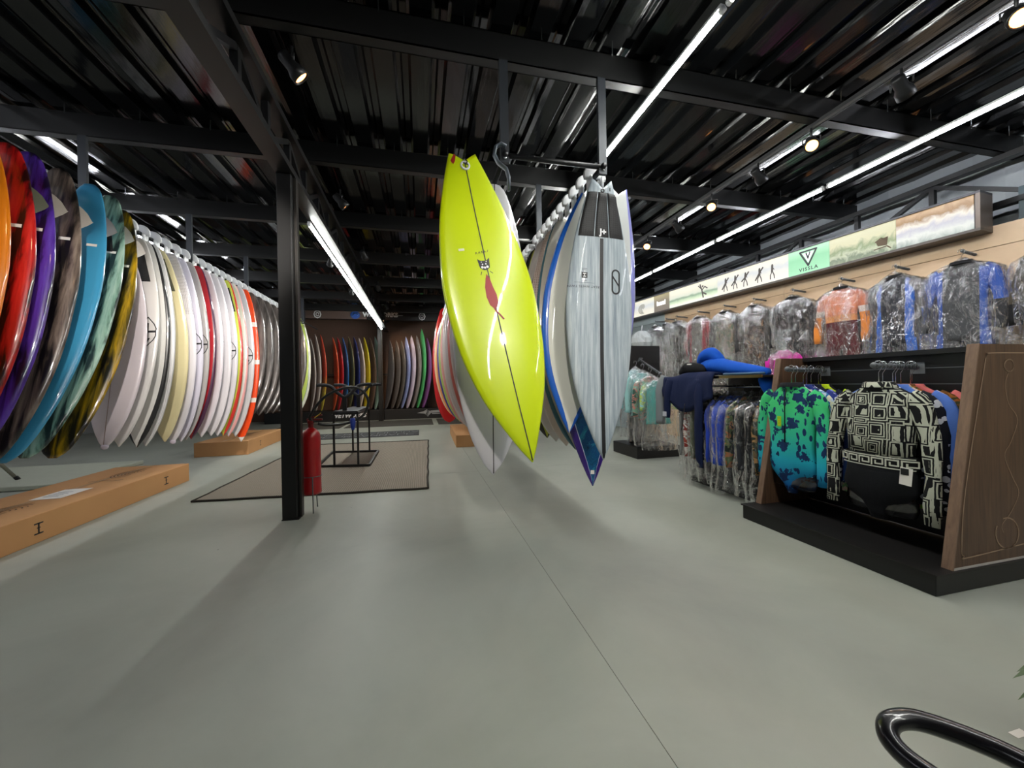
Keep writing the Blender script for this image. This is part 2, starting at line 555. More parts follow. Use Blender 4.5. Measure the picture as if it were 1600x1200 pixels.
BM = {}
def board_mat(kind, *c):
    key = (kind,) + c
    if key in BM: return BM[key]
    t = NT('board_' + kind); o = t.obj(); uv = t.uv()
    t.p(Roughness=.28, Coat_Weight=.9, Coat_Roughness=.04, Specular_IOR_Level=.4)
    if kind == 'plain':
        col = t.mix(t.noise(o, 2.5, 3.0), lin(c[0]), tuple([x * .92 for x in lin(c[0])[:3]] + [1]))
    elif kind == 'streak':
        f = t.noise(t.mapped(o, (26, 8, 1.2)), 2.0, 5.0, .65); col = t.ramp(f, [(.3, c[0]), (.5, c[1]), (.68, c[2])])
        t.p(Roughness=.5, Coat_Weight=.25)
    elif kind == 'smoke':
        f = t.noise(t.mapped(o, (9, 4, 1.1)), 2.0, 4.0, .6, .5); col = t.ramp(f, [(.44, c[0]), (.55, c[1]), (.70, c[2])])
    elif kind == 'fluid':
        f = t.noise(o, 7.0, 4.0, .6, 2.5); col = t.ramp(f, [(.3, c[0]), (.45, c[1]), (.55, c[2]), (.7, c[0])])
    elif kind == 'grad':
        v = t.sep(uv)[1]; col = t.ramp(v, [(.0, c[0]), (float(c[2]) - .12, c[0]), (float(c[2]) + .12, c[1]), (1, c[1])])
    elif kind in ('rail', 'railfluid'):
        u = t.math('ABSOLUTE', t.math('SUBTRACT', t.sep(uv)[0], .5)); v = t.sep(uv)[1]
        edge = t.math('MULTIPLY_ADD', t.math('POWER', v, 8.0), -.25, float(c[2]))
        fac = t.math('GREATER_THAN', u, edge)
        line = t.math('MULTIPLY', t.math('GREATER_THAN', u, t.math('SUBTRACT', edge, .018)), t.math('SUBTRACT', 1.0, fac))
        base = lin(c[0])
        if kind == 'railfluid':
            base = t.ramp(t.noise(o, 9.0, 4.0, .6, 2.2), [(.3, '#0a2a55'), (.45, '#0d5f8c'), (.55, '#0c4a86'), (.7, '#2fa0b8')])
        col = t.mix(fac, base, lin(c[1]))
        if len(c) > 3: col = t.mix(line, col, lin(c[3]))
    elif kind == 'stripes':          # lengthwise lines on a light board
        f = t.n('TexWave', {'Vector': uv, 'Scale': float(c[2]), 'Distortion': .6, 'Detail': 1.0}).outputs['Fac']
        col = t.mix(t.math('GREATER_THAN', f, .93), lin(c[0]), lin(c[1]))
    elif kind == 'bars':             # cross bars
        v = t.sep(uv)[1]; w = t.math('FRACT', t.math('MULTIPLY', v, 4.0)); col = t.mix(t.math('GREATER_THAN', w, .88), lin(c[0]), lin(c[1]))
    elif kind == 'dots':
        w = t.math('FRACT', t.math('MULTIPLY', t.sep(uv)[1], 130.0)); u = t.math('FRACT', t.math('MULTIPLY', t.sep(uv)[0], 26.0))
        k = t.math('MULTIPLY', t.math('GREATER_THAN', w, .5), t.math('GREATER_THAN', u, .45))
        k = t.math('MULTIPLY', k, t.math('LESS_THAN', t.sep(uv)[1], .32)); col = t.mix(k, lin(c[0]), lin(c[1]))
    t.set(t.b.inputs['Base Color'], col)
    BM[key] = t.m
    return t.m


def pad_material():
    t = NT('traction_foam'); o = t.obj()
    ch = t.n('TexChecker', {'Vector': t.n('Mapping', {'Vector': o, 'Rotation': (0, .785, 0)}).outputs[0], 'Scale': 95.0}).outputs['Fac']
    t.p(Base_Color=t.mix(ch, lin('#060607'), lin('#191a1c')), Roughness=.6); t.bump(ch, .6, .004)
    return t.m
M_pad = pad_material()
M_ink = mat('#15171a', .5, name='black_ink')
M_redink = mat('#9a0f16', .45, name='red_ink')
M_label = mat('#f3eee6', .6, name='paper_label')
M_fin_grey = mat('#8c8074', .35, coat=.5, name='fin_grey'); M_fin_black = mat('#15151a', .35, coat=.4, name='fin_black')
M_fin_green = mat('#4a4a34', .3, coat=.5, name='fin_olive')
M_cap = mat('#d9cfe0', .3, coat=.3, name='tip_cap')


def x_logo(h=.2):
    w = h * .23; a = h / 2
    hexa = [(0, a), (w * .75, a * .55), (w, .25 * a), (w, -.25 * a), (w * .75, -a * .55), (0, -a), (-w * .75, -a * .55), (-w, -.25 * a), (-w, .25 * a), (-w * .75, a * .55)]
    return join2(stroke(hexa, h * .03, .02, True), stroke([(0, a * .55), (0, -a * .5)], h * .07), stroke([(-w * .9, -a * .02), (w * .9, a * .04)], h * .07),
                 fanpoly([(-w * .42, -a * .42), (w * .42, -a * .42), (0, -a * .8)], 2), fanpoly(arc(-w * .2, a * .6, h * .04, h * .04, 0, 330, 10), 1))


def hang_board(label, group, kind, tail, nose, W, m, yaw=0.0, T=.062, bow=.06, notch=0.0, n=None):
    tail, nose = Vector(tail), Vector(nose); d = nose - tail; L = d.length; s = d / L
    ex = Vector((math.cos(yaw), math.sin(yaw), 0)); ex = (ex - s * ex.dot(s)).normalized()
    fr = s.cross(ex); mtx = Matrix((ex, -fr, -s)).transposed().to_4x4(); mtx.translation = tail
    b = Board(kind, L, W, T, bow, notch)
    o = link('surfboard', b.mesh(m)); o.matrix_world = mtx
    tag(o, label, 'surfboard', group)
    return b, o
def sticker(b, o, x, s, w=.03, h=.012, m=None): return b.decal(([Vector((-w/2, -h/2)), Vector((w/2, -h/2)), Vector((w/2, h/2)), Vector((-w/2, h/2))], [[0, 1, 2, 3]]), 'price_sticker', m or M_label, o, x, s, off=.003)
def plug(b, o, s, m=None, r=.014, x=0):
    p = b.front(x, s, 0); mb = MB(); mb.lathe([(r, -.004), (r, .003), (r * .6, .003), (r * .5, -.002)], n=14, m=Matrix(((1, 0, 0), (0, 0, -1), (0, 1, 0)))); mb.v = [v + p for v in mb.v]
    return mb.obj('leash_plug', m or M_white, o, True)

# --- yellow board hung out at the front of the centre rack
g_front = None
tl, ns = at(722, 241, Y=2.30), at(832, 722, Y=2.02)
b, o = hang_board('bright lime yellow swallow tail surfboard with red chilli emblem, hanging tilted', None, 'fish', tl, ns, .56, board_mat('plain', '#c6dc08'), yaw=.10, notch=.055, bow=.05)
b.stringer(.007, M_ink, o, .055)
ring = MB(); p = b.front(-.002, .085, .002); ring.tube([p + Vector((.024 * math.cos(a), 0, .024 * math.sin(a))) for a in np.linspace(0, 2 * math.pi, 17)[:-1]], .0065, 6, closed=True); ring.obj('leash_ring', M_white, o, True)
cord = MB(); cord.tube([p + Vector((0, -.012, 0)), p + Vector((.012, -.016, .012)), p + Vector((.004, -.012, .035)), p + Vector((.004, .03, .05))], .004, 6); cord.tube([p + Vector((-.014, -.012, .008)), p + Vector((.012, -.016, -.006))], .004, 6); cord.obj('cord_knot', M_black, o, True)
b.decal(fanpoly([(-.022, -.006), (-.010, -.030), (.004, -.012), (.014, .022), (.006, .034), (-.004, .020)], 1), 'red_tail_mark', M_redink, o, -.062, .045, 1.0)
cat = join2(fanpoly([(-.044, .044), (-.02, .030), (.02, .030), (.044, .050), (.036, -.020), (.012, -.038), (-.012, -.038), (-.036, -.020)], 3))
b.decal(cat, 'black_emblem', M_ink, o, -.012, .70, .85)
dots = [fanpoly(arc(x, y, r, r, 0, 330, 8), 1) for x, y, r in ((-.02, -.018, .010), (0, -.022, .009), (.02, -.016, .010), (-.014, .004, .006), (.012, .006, .006), (-.02, .022, .004), (.018, .024, .004))]
b.decal(join2(*dots), 'emblem_dots', M_white, o, -.012, .70, .8, off=.0022)
b.decal(join2(*text_lines) if False else join2(text_mesh('PERMA', .026, space=1.1)) if False else join2(*[stroke(q, .003) for q in ([(-.04, 0), (-.034, .012), (-.03, 0)], [(-.022, .004), (-.014, .014), (-.012, .003)], [(-.004, .004), (0, .016), (.008, .004)], [(.016, .006), (.018, .018), (.026, .008)], [(.034, .010), (.04, .022)])]), 'emblem_script', M_ink, o, -.012, .632, 1.0)
b.decal(join2(stroke([(-.026, 0), (-.034, -.018)], .004), stroke([(.026, 0), (.040, -.012)], .004)), 'emblem_whiskers', M_ink, o, -.012, .742, 1.0)
chil = [(0, .13), (.014, .10), (.022, .05), (.034, .0), (.034, -.045), (.022, -.075), (.004, -.085), (-.020, -.06), (-.030, -.01), (-.026, .05), (-.012, .10)]
b.decal(fanpoly(chil, 4), 'chilli_emblem', M_redink, o, -.012, .885, 1.0)
b.decal(stroke([(.008, -.08), (.016, -.10), (.034, -.125), (.05, -.15)], .009), 'chilli_stem', M_redink, o, -.018, .885, 1.0, off=.0018)
sticker(b, o, -.13, .60, .034, .014, mat('#d9dbc0', .6))

# --- grey-white twin at the front of the outer rail of the centre rack
tl, ns = at(940, 281, Y=2.40), at(943, 718, Y=2.30)
gwt_m = board_mat('streak', '#7f8d99', '#a3b0b8', '#c3ccd0')
b, o = hang_board('brushed grey-white swallow tail surfboard with black traction pad and wide black centre line', None, 'fish', tl, ns, .485, gwt_m, yaw=-.02, notch=.07, bow=.045)
b.stringer(.026, M_ink, o, .41, name='centre_band')
for xa, xb in ((-1, -.345), (-.305, .305), (.345, 1)): b.pad(.095, .40, .97, .90, M_pad, o, x0=xa, x1=xb)
stad = arc(0, .055, .026, .026, 0, 180, 10) + arc(0, -.055, .026, .026, 180, 360, 10)
b.decal(join2(stroke(stad, .011, .01, True), stroke([(-.026, .04), (.026, -.03)], .011)), 'slot_logo', M_ink, o, .105, .70)
tx = text_mesh('GREAT WHITE TWIN', .023, space=1.12)
b.decal(tx, 'model_lettering', M_ink, o, -.118, .745, 1.0, rot=math.pi)
sq = ([Vector((-.02, -.02)), Vector((.02, -.02)), Vector((.02, .02)), Vector((-.02, .02))], [[0, 1, 2, 3]])
b.decal(sq, 'square_mark', M_ink, o, -.122, .668)
b.decal(join2(stroke([(-.009, .010), (.009, .010)], .005, .01), stroke([(-.009, -.010), (.009, -.010)], .005, .01), stroke([(0, .01), (0, -.01)], .005, .01)), 'square_mark_glyph', M_white, o, -.122, .668, off=.0022)
b.decal(join2(stroke([(-.018, .034), (.018, .034)], .0025), stroke([(-.018, .044), (.018, .044)], .0025), stroke([(-.014, -.037), (.014, -.037)], .003), stroke([(-.07, -.052), (.07, -.052)], .0015)), 'fine_print', M_ink, o, -.122, .668)
b.decal(text_mesh('J+', .055, bold=.003), 'pad_logo', M_white, o, .005, .37, off=.0095)
plug(b, o, .085, M_black)
b.decal(text_mesh('I', .03, bold=.002), 'tail_mark', M_ink, o, .055, .07)

# --- rows
def edge_x(o): pass
def row_board(label, group, kind, X, yt, zt, yn, zn, W, m, **k):
    return hang_board(label, group, kind, (X + k.pop('dx', 0), yt, zt), (X + k.pop('dxn', 0), yn, zn), W, m, **k)

# outer rail of the centre rack, behind the grey-white twin
RB, RA = 1.222, .545
row = 'surfboards on the outer rail of the centre rack'
b, o = hang_board('white surfboard with lilac rail, its swallow tail tip right of the grey-white one', row, 'fish', at(966, 294, Y=2.72), at(934, 690, Y=2.66), .47, board_mat('rail', '#d5d8d6', '#8d90d8', '.40'), yaw=-.12, notch=.06)
plug(b, o, .06, M_grey, .01, .1)
b, o = hang_board('deep purple railed surfboard with blue fluid art under the grey-white one', row, 'fish', at(930, 305, Y=2.78), at(926, 759, Y=2.62), .58, board_mat('railfluid', '#0d5f8c', '#3b1f7e', '.405', '#d8dcea'), notch=.05)
sticker(b, o, -.005, b.L - .10, .03, .028)
b, o = hang_board('white surfboard with broad royal blue rail beside the purple one', row, 'fish', at(924, 305, Y=2.58), at(889, 676, Y=2.47), .53, board_mat('rail', '#d9dad2', '#1d5fc4', '.42'), notch=.05)
defs = [('cream surfboard with slim teal rail behind the blue railed one', board_mat('rail', '#cfc9b8', '#3f6f7c', '.46'), .52, 887, 741, 3.0),
        ('pale pinkish surfboard with dotted tail patch on the outer rail', board_mat('dots', '#d2c2b8', '#8d7467'), .52, 880, 733, 3.2),
        ('grey-white surfboard with long grey tail pad on the outer rail', board_mat('plain', '#c7c2ba'), .53, 0, 0, 3.45),
        ('olive yellow surfboard with black rail on the outer rail', board_mat('rail', '#a8ae35', '#2a2a22', '.36'), .53, 0, 0, 3.7)]
for i, (lb, m, W, px, py, Y) in enumerate(defs):
    b, o = row_board(lb, row, 'short', RB - .04, Y, 2.40, Y - .18, .52, W, m)
    if i == 2: b.pad(.05, .42, .5, .75, mat('#55534e', .7), o)
for i in range(12):
    Y = 3.95 + .24 * i
    w = ['#d8d5d0', '#cfcac2', '#dcdde0', '#c9b8ae'][i % 4]
    row_board('%s pale surfboard of the outer rail counted from the coloured ones backwards' % ORD[i], row, 'short', RB - .03, Y, 2.40, Y - .16, .55, .51, board_mat('plain', w))

# inner rail of the centre rack, behind the yellow board
row = 'surfboards on the inner rail of the centre rack'
b, o = hang_board('wide white surfboard with dark centre line directly behind the yellow one', row, 'short', at(772, 290, Y=2.62), at(771, 742, Y=2.42), .53, board_mat('plain', '#d4d3da'), yaw=.03)
b.stringer(.006, M_ink, o)
inner = [('white surfboard with grey rail behind the wide white one', 'rail', '#d9d8da', '#a9a7a8', '.47', 0), ('white surfboard with thick black rail in the inner row', 'rail', '#dcd8d6', '#26221f', '.455', 0),
         ('white surfboard with thin grey rail in the inner row', 'rail', '#dcd6d4', '#b8b0ae', '.47', 0), ('white surfboard with coral red rail in the inner row', 'rail', '#e0d3d0', '#d7786e', '.46', 0),
         ('plain white surfboard in front of the grey lettered one', 'plain', '#dcd2d2', 0, 0, 0), ('white surfboard with black brush mark in the inner row', 'plain', '#d9d0cc', 0, 0, 1),
         ('white surfboard with pink rail in the inner row', 'rail', '#ded6d6', '#e0a29b', '.45', 0), ('white surfboard with lime nose rail in the inner row', 'rail', '#dbd6d4', '#b9cf6a', '.46', 0),
         ('white surfboard with violet rail in the inner row', 'rail', '#d8d5da', '#4a3f92', '.46', 0), ('white and apricot surfboard in the inner row', 'rail', '#e5dcd4', '#f0a45c', '.40', 0),
         ('orange surfboard with cream rail near the end of the inner row', 'rail', '#e8783a', '#f1cfa2', '.44', 0)]
for i, (lb, k, c0, c1, w, mk) in enumerate(inner):
    Y = 2.86 + .34 * i * (1 + .03 * i)
    m = board_mat('plain', c0) if k == 'plain' else board_mat('rail', c0, c1, w)
    b, o = row_board(lb, row, 'short', RA, Y, 2.42, Y - .20, .56 - .006 * i, .53 + .004 * i, m)
    if mk: b.decal(join2(*[stroke([(-.06 + .02 * j, .1 - .02 * j), (-.05 + .02 * j, -.06 - .015 * j)], .011) for j in range(5)], stroke([(-.07, -.02), (.07, -.1)], .02), stroke([(-.02, .2), (.01, .05), (.05, -.2)], .012)), 'brush_mark', M_ink, o, -.18, b.L * .52, .8)
b, o = row_board('tall glossy red surfboard at the far end of the inner row', row, 'long', RA, 7.95, 2.62, 7.7, .30, .60, board_mat('plain', '#b5121b'))

# left rack, white boards from the aisle end backwards
row = 'white and coloured shortboards on the left rack'
LXc = -2.5
left = [  # nose px, py, label, material, extras
    (163, 702, 'white surfboard with pointed nose next to the gold and black one', board_mat('plain', '#d9cfd6'), 'stringer'),
    (186, 698, 'white surfboard with black cross emblem and small dark tail pad', board_mat('plain', '#d9d6d3'), 'padx'),
    (214, 699, 'white surfboard with black rail on the left rack', board_mat('rail', '#dddcd8', '#1d1e20', '.445'), ''),
    (228, 697, 'white surfboard with fine grey lines behind the black railed one', board_mat('stripes', '#d7d6d6', '#9a9ca0', '9'), ''),
    (258, 690, 'cream yellow surfboard with olive traction pad', board_mat('plain', '#d8cda0'), 'pad'),
    (270, 693, 'white surfboard with dotted rail beside the cream one', board_mat('dots', '#d9d6de', '#8f8c94'), 'cap'),
    (283, 690, 'lilac white surfboard with black cross emblem', board_mat('plain', '#d3d0de'), 'x'),
    (291, 687, 'light grey surfboard with black cross emblem beside the dark red one', board_mat('plain', '#aaa6a4'), 'x'),
    (299, 686, 'dark red surfboard with deep blue rail', board_mat('rail', '#b3202c', '#43203c', '.45'), 'label'),
    (315, 683, 'white surfboard right behind the dark red one', board_mat('plain', '#d9d5dc'), ''),
    (330, 681, 'white surfboard with short black lettering line', board_mat('plain', '#ddd9dd'), 'dash'),
    (340, 681, 'white surfboard with small cross emblem before the lime one', board_mat('plain', '#d8d4da'), 'x'),
    (349, 681, 'lime yellow surfboard with red rail and black pad', board_mat('rail', '#d3e058', '#c2281e', '.44'), 'pad'),
    (357, 682, 'white surfboard with thin pink rail behind the lime one', board_mat('rail', '#d9d5d9', '#e0a0a0', '.46'), ''),
    (368, 682, 'grey-white surfboard before the orange one', board_mat('plain', '#cdcbcd'), 'x'),
    (377, 690, 'vivid orange surfboard with white and black bars', board_mat('bars', '#f04a10', '#e8e2da'), ''),
]
for i, (px, py, lb, m, ex) in enumerate(left):
    ns = at(px, py, X=LXc); tx_ = (196, 215, 227, 236, 250, 265, 279, 292, 306, 318, 330, 341, 352, 361, 371, 381)[i]; tl = at(tx_, 400 if i == 0 else 372 + (tx_ - 215) * .485, X=LXc)
    b, o = hang_board(lb, row, 'short' if i != 4 else 'round', tl, ns, .43 + .008 * (i % 3), m, yaw=-.10, bow=.025)
    if 'stringer' in ex: b.stringer(.005, mat('#8d7468', .5), o)
    if 'pad' in ex: b.pad(.10, .42, .62, .8, M_pad if i != 4 else mat('#4a4a35', .7), o)
    if ex in ('x', 'padx'): b.decal(x_logo(.27), 'cross_emblem', M_ink, o, .143, b.L * .47, 1.0)
    if ex == 'cap' or i == 0:
        q = MB(); q.lathe([(.004, 0), (.022, .006), (.03, .022), (.028, .04)], n=10, m=Matrix(((1, 0, 0), (0, .5, 0), (0, 0, 1)))); q.v = [v + Vector((0, 0, -b.L - .004)) for v in q.v]; q.obj('nose_guard', M_cap, o, True)
    if ex == 'label': sticker(b, o, .14, .75, .05, .03)
    if ex == 'dash': b.decal(stroke([(-.04, 0), (.04, 0)], .014), 'lettering_line', M_ink, o, .1, .85)
    if ex in ('', 'x'): sticker(b, o, .06, .62, .06, .006, M_ink)

# left rack, dark shrouded boards behind the orange one
row = 'dark shrouded boards on the left rack'
sm = board_mat('smoke', '#3d3836', '#5a5350', '#79716c')
for i in range(8):
    Y = 6.55 + .30 * i
    row_board('%s dark grey-brown glossy surfboard counted from the vivid orange one backwards' % ORD[i], row, 'short', LXc, Y, 2.50, Y - .32, .62, .52, sm, yaw=.05)
b, o = row_board('pale lime surfboard with blue curved line past the black column', 'far end boards of the left rack', 'long', LXc - .40, 10.3, 2.75, 10.1, .45, .60, board_mat('rail', '#c6e06a', '#e4e8d8', '.44', '#2f6f9c'), yaw=.12)
row_board('white surfboard behind the lime one past the black column', 'far end boards of the left rack', 'long', LXc - .66, 10.75, 2.6, 10.5, .40, .60, board_mat('plain', '#d8d4d0'), yaw=.1)

# left rack, coloured boards nearest the camera
row = 'tinted boards with fins at the near end of the left rack'
near = [  # tail px,py ; nose px,py
    (-34, 206, -160, 742, 'glossy orange surfboard nearest the camera on the left rack', board_mat('plain', '#df7d10'), None),
    (10, 226, -104, 738, 'translucent red and black marbled surfboard with olive fin', board_mat('smoke', '#2a0808', '#b01414', '#d02a22'), M_fin_green),
    (45, 240, -68, 734, 'purple marbled surfboard with white price sticker', board_mat('smoke', '#1d1030', '#4d2a92', '#5b3aa8'), M_fin_grey),
    (93, 266, -26, 728, 'smoky brown and black marbled surfboard with beige fin', board_mat('smoke', '#191614', '#5d5048', '#8c7d70'), M_fin_grey),
    (141, 290, 2, 724, 'sky blue resin surfboard with black fin', board_mat('plain', '#3f96c0'), M_fin_black),
    (172, 308, 38, 716, 'sea green and grey marbled surfboard between blue and gold ones', board_mat('smoke', '#22302e', '#7fa392', '#a9c4b4'), M_fin_green),
    (190, 330, 82, 716, 'gold and black marbled surfboard with pale grey fin', board_mat('smoke', '#16120a', '#6f5c10', '#c29a18'), M_fin_grey),
]
for i, (tx_, ty_, nx_, ny_, lb, m, fm) in enumerate(near):
    tl = at(tx_, ty_, X=LXc); ns = at(nx_, ny_, X=LXc)
    b, o = hang_board(lb, row, 'full', tl, ns, .46, m, yaw=.02, bow=.04, T=.075)
    if fm:
        b.fin(.125, .34, fm, o, .105, .17, back=True, cant=.25, rake=-.055); b.fin(-.125, .34, fm, o, .105, .17, back=True, rake=-.055)
        if i == 5: b.pad(.30, .55, .5, .7, M_pad, o)
    sticker(b, o, .12, .55, .06, .022)

# ------------------------------------------------------------------ board racks with their hooks
def make_rack(name, label, rails, y0, y1, posts, cross=True, ztop=3.10, zr=2.50, pitch=.14):
    o = thing(name, label, 'rack', ((rails[0] + rails[-1]) / 2, y0, 0)); ox = o.location
    def loc(p): return Vector(p) - Vector(ox)
    hm = MB()
    hr, n = .047, 8
    for k in range(2): pass
    pts = [(hr * math.cos(a), 0, hr * math.sin(a)) for a in np.linspace(math.radians(-25), math.radians(205), 11)]
    hm.tube(pts, .040, 8, flat=.22); 
    hm.box((hr * .9, -.005, -.055), (.012, .075, .09)); hm.box((-hr * .9, -.005, -.055), (.012, .075, .09))
    hme = hm.mesh('rack_hook', M_white, True)
    for x in rails:
        MB().tube([loc((x, y0 - .03, zr)), loc((x, y1, zr))], .019, 10).obj('rail', M_steel, o, True)
        for y in posts:
            m = MB(); a = loc((x, y, 0)); m.span((a.x - .028, a.y - .012, zr - .05), (a.x + .028, a.y + .012, ztop)); po = m.obj('hanger_post', M_grey_dark, o)
            MB().tube([(a.x, a.y - .018, zr - .022), (a.x, a.y - .010, zr - .022)], .011, 10).obj('bolt', M_chrome, po, True)
        y = y0 + (.62 if x == RA else .12)
        while y < min(y1 - .05, 9.1):
            h = link('hook', hme, o); h.location = loc((x, y, zr)); y += pitch
    if cross:
        for y in posts: MB().tube([loc((rails[0], y, zr)), loc((rails[-1], y, zr))], .017, 8).obj('cross_bar', M_steel, o, True)
    return o
M_grey_dark = mat('#2e3238', .45, .3, name='hanger_grey')
make_rack('board_rack', 'dark steel rack hung from the roof carrying the yellow and grey-white boards', [RA, RB], 2.37, 8.4, [2.37, 3.78, 5.23, 6.73, 8.2])
lr = make_rack('board_rack', 'dark steel hanging rail with white hooks along the left boards', [-2.60], .5, 10.9, [.94, 2.37, 3.78, 5.23, 6.73, 8.2, 9.65], cross=False, zr=2.56, pitch=.165)
q = Vector(lr.location); MB().tube([Vector((-2.97, 9.7, 2.79)) - q, Vector((-2.97, 11.2, 2.79)) - q], .019, 10).obj('rail', M_steel, lr, True)
for y in (9.75, 11.15): MB().box(Vector((-2.97, y, 2.95)) - q, (.05, .024, .34)).obj('hanger_post', M_grey_dark, lr)
# grey swan-neck hook at the corner of the centre rack
hk = MB(); c = Vector((RA - .03, 2.33, 2.50))
hk.tube([c + Vector((.03, 0, .03)), c + Vector((.0, 0, .045)), c + Vector((-.035, 0, .02)), c + Vector((-.045, 0, -.03)), c + Vector((-.02, 0, -.075)), c + Vector((.03, 0, -.11)), c + Vector((.045, 0, -.16)), c + Vector((.045, 0, -.24))], .021, 8, flat=.5)
tag(hk.obj('corner_hook', mat('#59626c', .35, .4, name='hook_grey'), None, True), 'grey curved hook at the rack corner beside the yellow surfboard tail', 'hook')

# ------------------------------------------------------------------ spotlights
def spot(name, label, x, y, z, aim, group, watt=SPOT_WATT, col=(1, .66, .36), size=1.05):
    o = thing(name, label, 'spotlight', (x, y, z), group=group)
    d = Vector(aim).normalized(); q = d.to_track_quat('Z', 'Y').to_matrix()
    MB().tube([(0, 0, .12), (0, 0, .02)], .009, 8).obj('stem', M_black, o, True)
    m = MB(); m.lathe([(.030, -.075), (.036, -.065), (.036, 0), (.050, .03), (.052, .075), (.046, .075), (.040, .05)], n=18, m=q); m.obj('lamp_body', M_steel, o, True)
    y = MB(); sd = d.cross(Vector((0, 0, 1))).normalized(); y.tube([sd * .055 + Vector((0, 0, 0)), sd * .058 + Vector((0, 0, .04)), Vector((0, 0, .055)), sd * -.058 + Vector((0, 0, .04)), sd * -.055], .006, 6); y.obj('yoke', M_black, o, True)
    m = MB(); m.lathe([(.002, .060), (.040, .060), (.041, .066), (.002, .070)], n=18, m=q); m.obj('bulb', M_warm, o, True)
    l = bpy.data.lights.new('spot_beam', 'SPOT'); l.energy = watt; l.color = col; l.spot_size = size; l.spot_blend = .8; l.shadow_soft_size = .06
    lo = bpy.data.objects.new('spot_beam', l); COL.objects.link(lo); lo.parent = o; lo.location = d * .08; lo.rotation_euler = d.to_track_quat('-Z', 'Y').to_euler()
    return o
tr = thing('spotlight_track', 'black lighting track under the roof between centre rack and wetsuit wall', 'track', (3.12, .4, 3.09))
MB().box((0, 3.0, 0), (.034, 7.0, .03)).obj('track_rail', M_black, tr)
MB().box((.05, 3.0, .004), (.012, 7.0, .012)).obj('conduit', M_grey_dark, tr)
rs = [(1.35, 1), (1.85, 0), (2.45, 1), (2.95, 0), (3.54, 1), (4.12, 0), (4.75, 1), (5.4, 0)]
for i, (y, a) in enumerate(rs):
    lb = ['glowing spotlight at the top right corner of the room', 'black spotlight turned to the wall, nearest of its kind on the track', 'glowing spotlight second from the near end of the track', 'black wall-facing spotlight, second along the track',
          'glowing spotlight third from the near end of the track', 'black wall-facing spotlight, third along the track', 'glowing spotlight fourth from the near end of the track', 'black wall-facing spotlight half hidden by the grey-white surfboard'][i]
    spot('track_spotlight', lb, 3.12, y, 2.96, (-.55, -.5, -.75) if a else (.75, .12, -.55), 'spotlights on the right track')
for i, (x, y, ax) in enumerate([(-1.42, 1.95, -1), (-.72, 2.55, 1), (-.78, 4.3, 1), (-.78, 6.0, 1), (-1.32, 6.4, -1), (-.78, 7.9, 1), (-1.32, 8.3, -1), (-.78, 9.8, 1), (-1.0, 11.4, 1)]):
    spot('truss_spotlight', ['spotlight at upper left aimed at the tinted boards', 'black spotlight beside the truss above the black column', 'dark spotlight just right of the black column top'][i] if i < 3 else '%s dim warm spotlight along the truss beyond the black column' % ORD[i - 3], x, y, 2.99,
         (ax * .55, .25, -.6) if i < 3 else (ax * .22, .85, -.5), 'spotlights along the truss' if i > 2 else None, watt=6 if i < 3 else 60)
for i, (x, y, aim, w, lb) in enumerate([(-.1, -1.0, (.45, 2.3, 1.4), 230, 'added spotlight behind the viewer aimed at the yellow surfboard'), (1.9, -.9, (1.1, 2.4, 1.5), 120, 'added spotlight behind the viewer aimed at the grey-white surfboard'),
        (-.25, -.6, (-2.3, 4.6, 1.4), 640, 'added spotlight out of view aimed at the white boards of the left rack'), (-.45, .9, (-2.3, 5.8, 1.3), 470, 'added spotlight out of view aimed at the far white boards of the left rack'), (-1.45, -2.2, (-2.45, 3.4, 1.5), 60, 'added spotlight out of view aimed at the tinted boards')]):
    p = Vector((x, y, 2.99)); spot('added_spotlight', lb, x, y, 2.99, Vector(aim) - p, 'added spotlights out of view', watt=w, col=(1, .93, .85), size=.42 if x < -.2 else .6)  # unseen spotlights added to light the board faces from the camera side

# ------------------------------------------------------------------ red fire extinguisher on a wire stand
def red_material():
    t = NT('red_enamel'); t.p(Base_Color=lin('#b20a12'), Roughness=.3, Coat_Weight=.6, Coat_Roughness=.08); return t.m
ex = thing('fire_extinguisher', 'red fire extinguisher with looped black hose behind the black column', 'extinguisher', (-.912, 3.56, 0))
MB().lathe([(.02, .148), (.072, .150), (.076, .165), (.076, .185), (.0735, .19), (.0735, .62), (.066, .66), (.045, .69), (.022, .705), (.02, .71)], n=28).obj('cylinder', red_material(), ex, True)
v = MB(); v.lathe([(.021, .705), (.021, .74), (.028, .745), (.028, .765), (.012, .78)], n=14); v.box((.03, 0, .775), (.12, .022, .014)); v.box((.035, 0, .80), (.11, .02, .01), m=Matrix.Rotation(-.25, 3, 'Y')); v.obj('valve', mat('#7c1a18', .4, .3), ex)
h = MB(); hp = [(.03, 0, .755), (.0, -.02, .80), (.10, -.02, .95), (.24, -.01, 1.03), (.37, 0, 1.04), (.44, .01, .98), (.46, .02, .90), (.42, .03, .80), (.34, .03, .75), (.25, .02, .725), (.12, .0, .725), (.06, -.02, .74)]
def smooth_path(p, n=5):
    P = [Vector(q) for q in p]; out = []
    for i in range(len(P) - 1):
        a, b, c, d = P[max(i - 1, 0)], P[i], P[i + 1], P[min(i + 2, len(P) - 1)]
        for k in range(n):
            t = k / n; out.append(.5 * ((2 * b) + (c - a) * t + (2 * a - 5 * b + 4 * c - d) * t * t + (3 * b - a - 3 * c + d) * t ** 3))
    return out + [P[-1]]
h.tube(smooth_path(hp), .0115, 8); h.obj('hose', M_black, ex, True)
MB().lathe([(.012, -.03), (.02, 0), (.024, .06), (.016, .075)], c=(.33, .025, .70), n=12).obj('nozzle', mat('#1a3a9c', .4), ex, True)
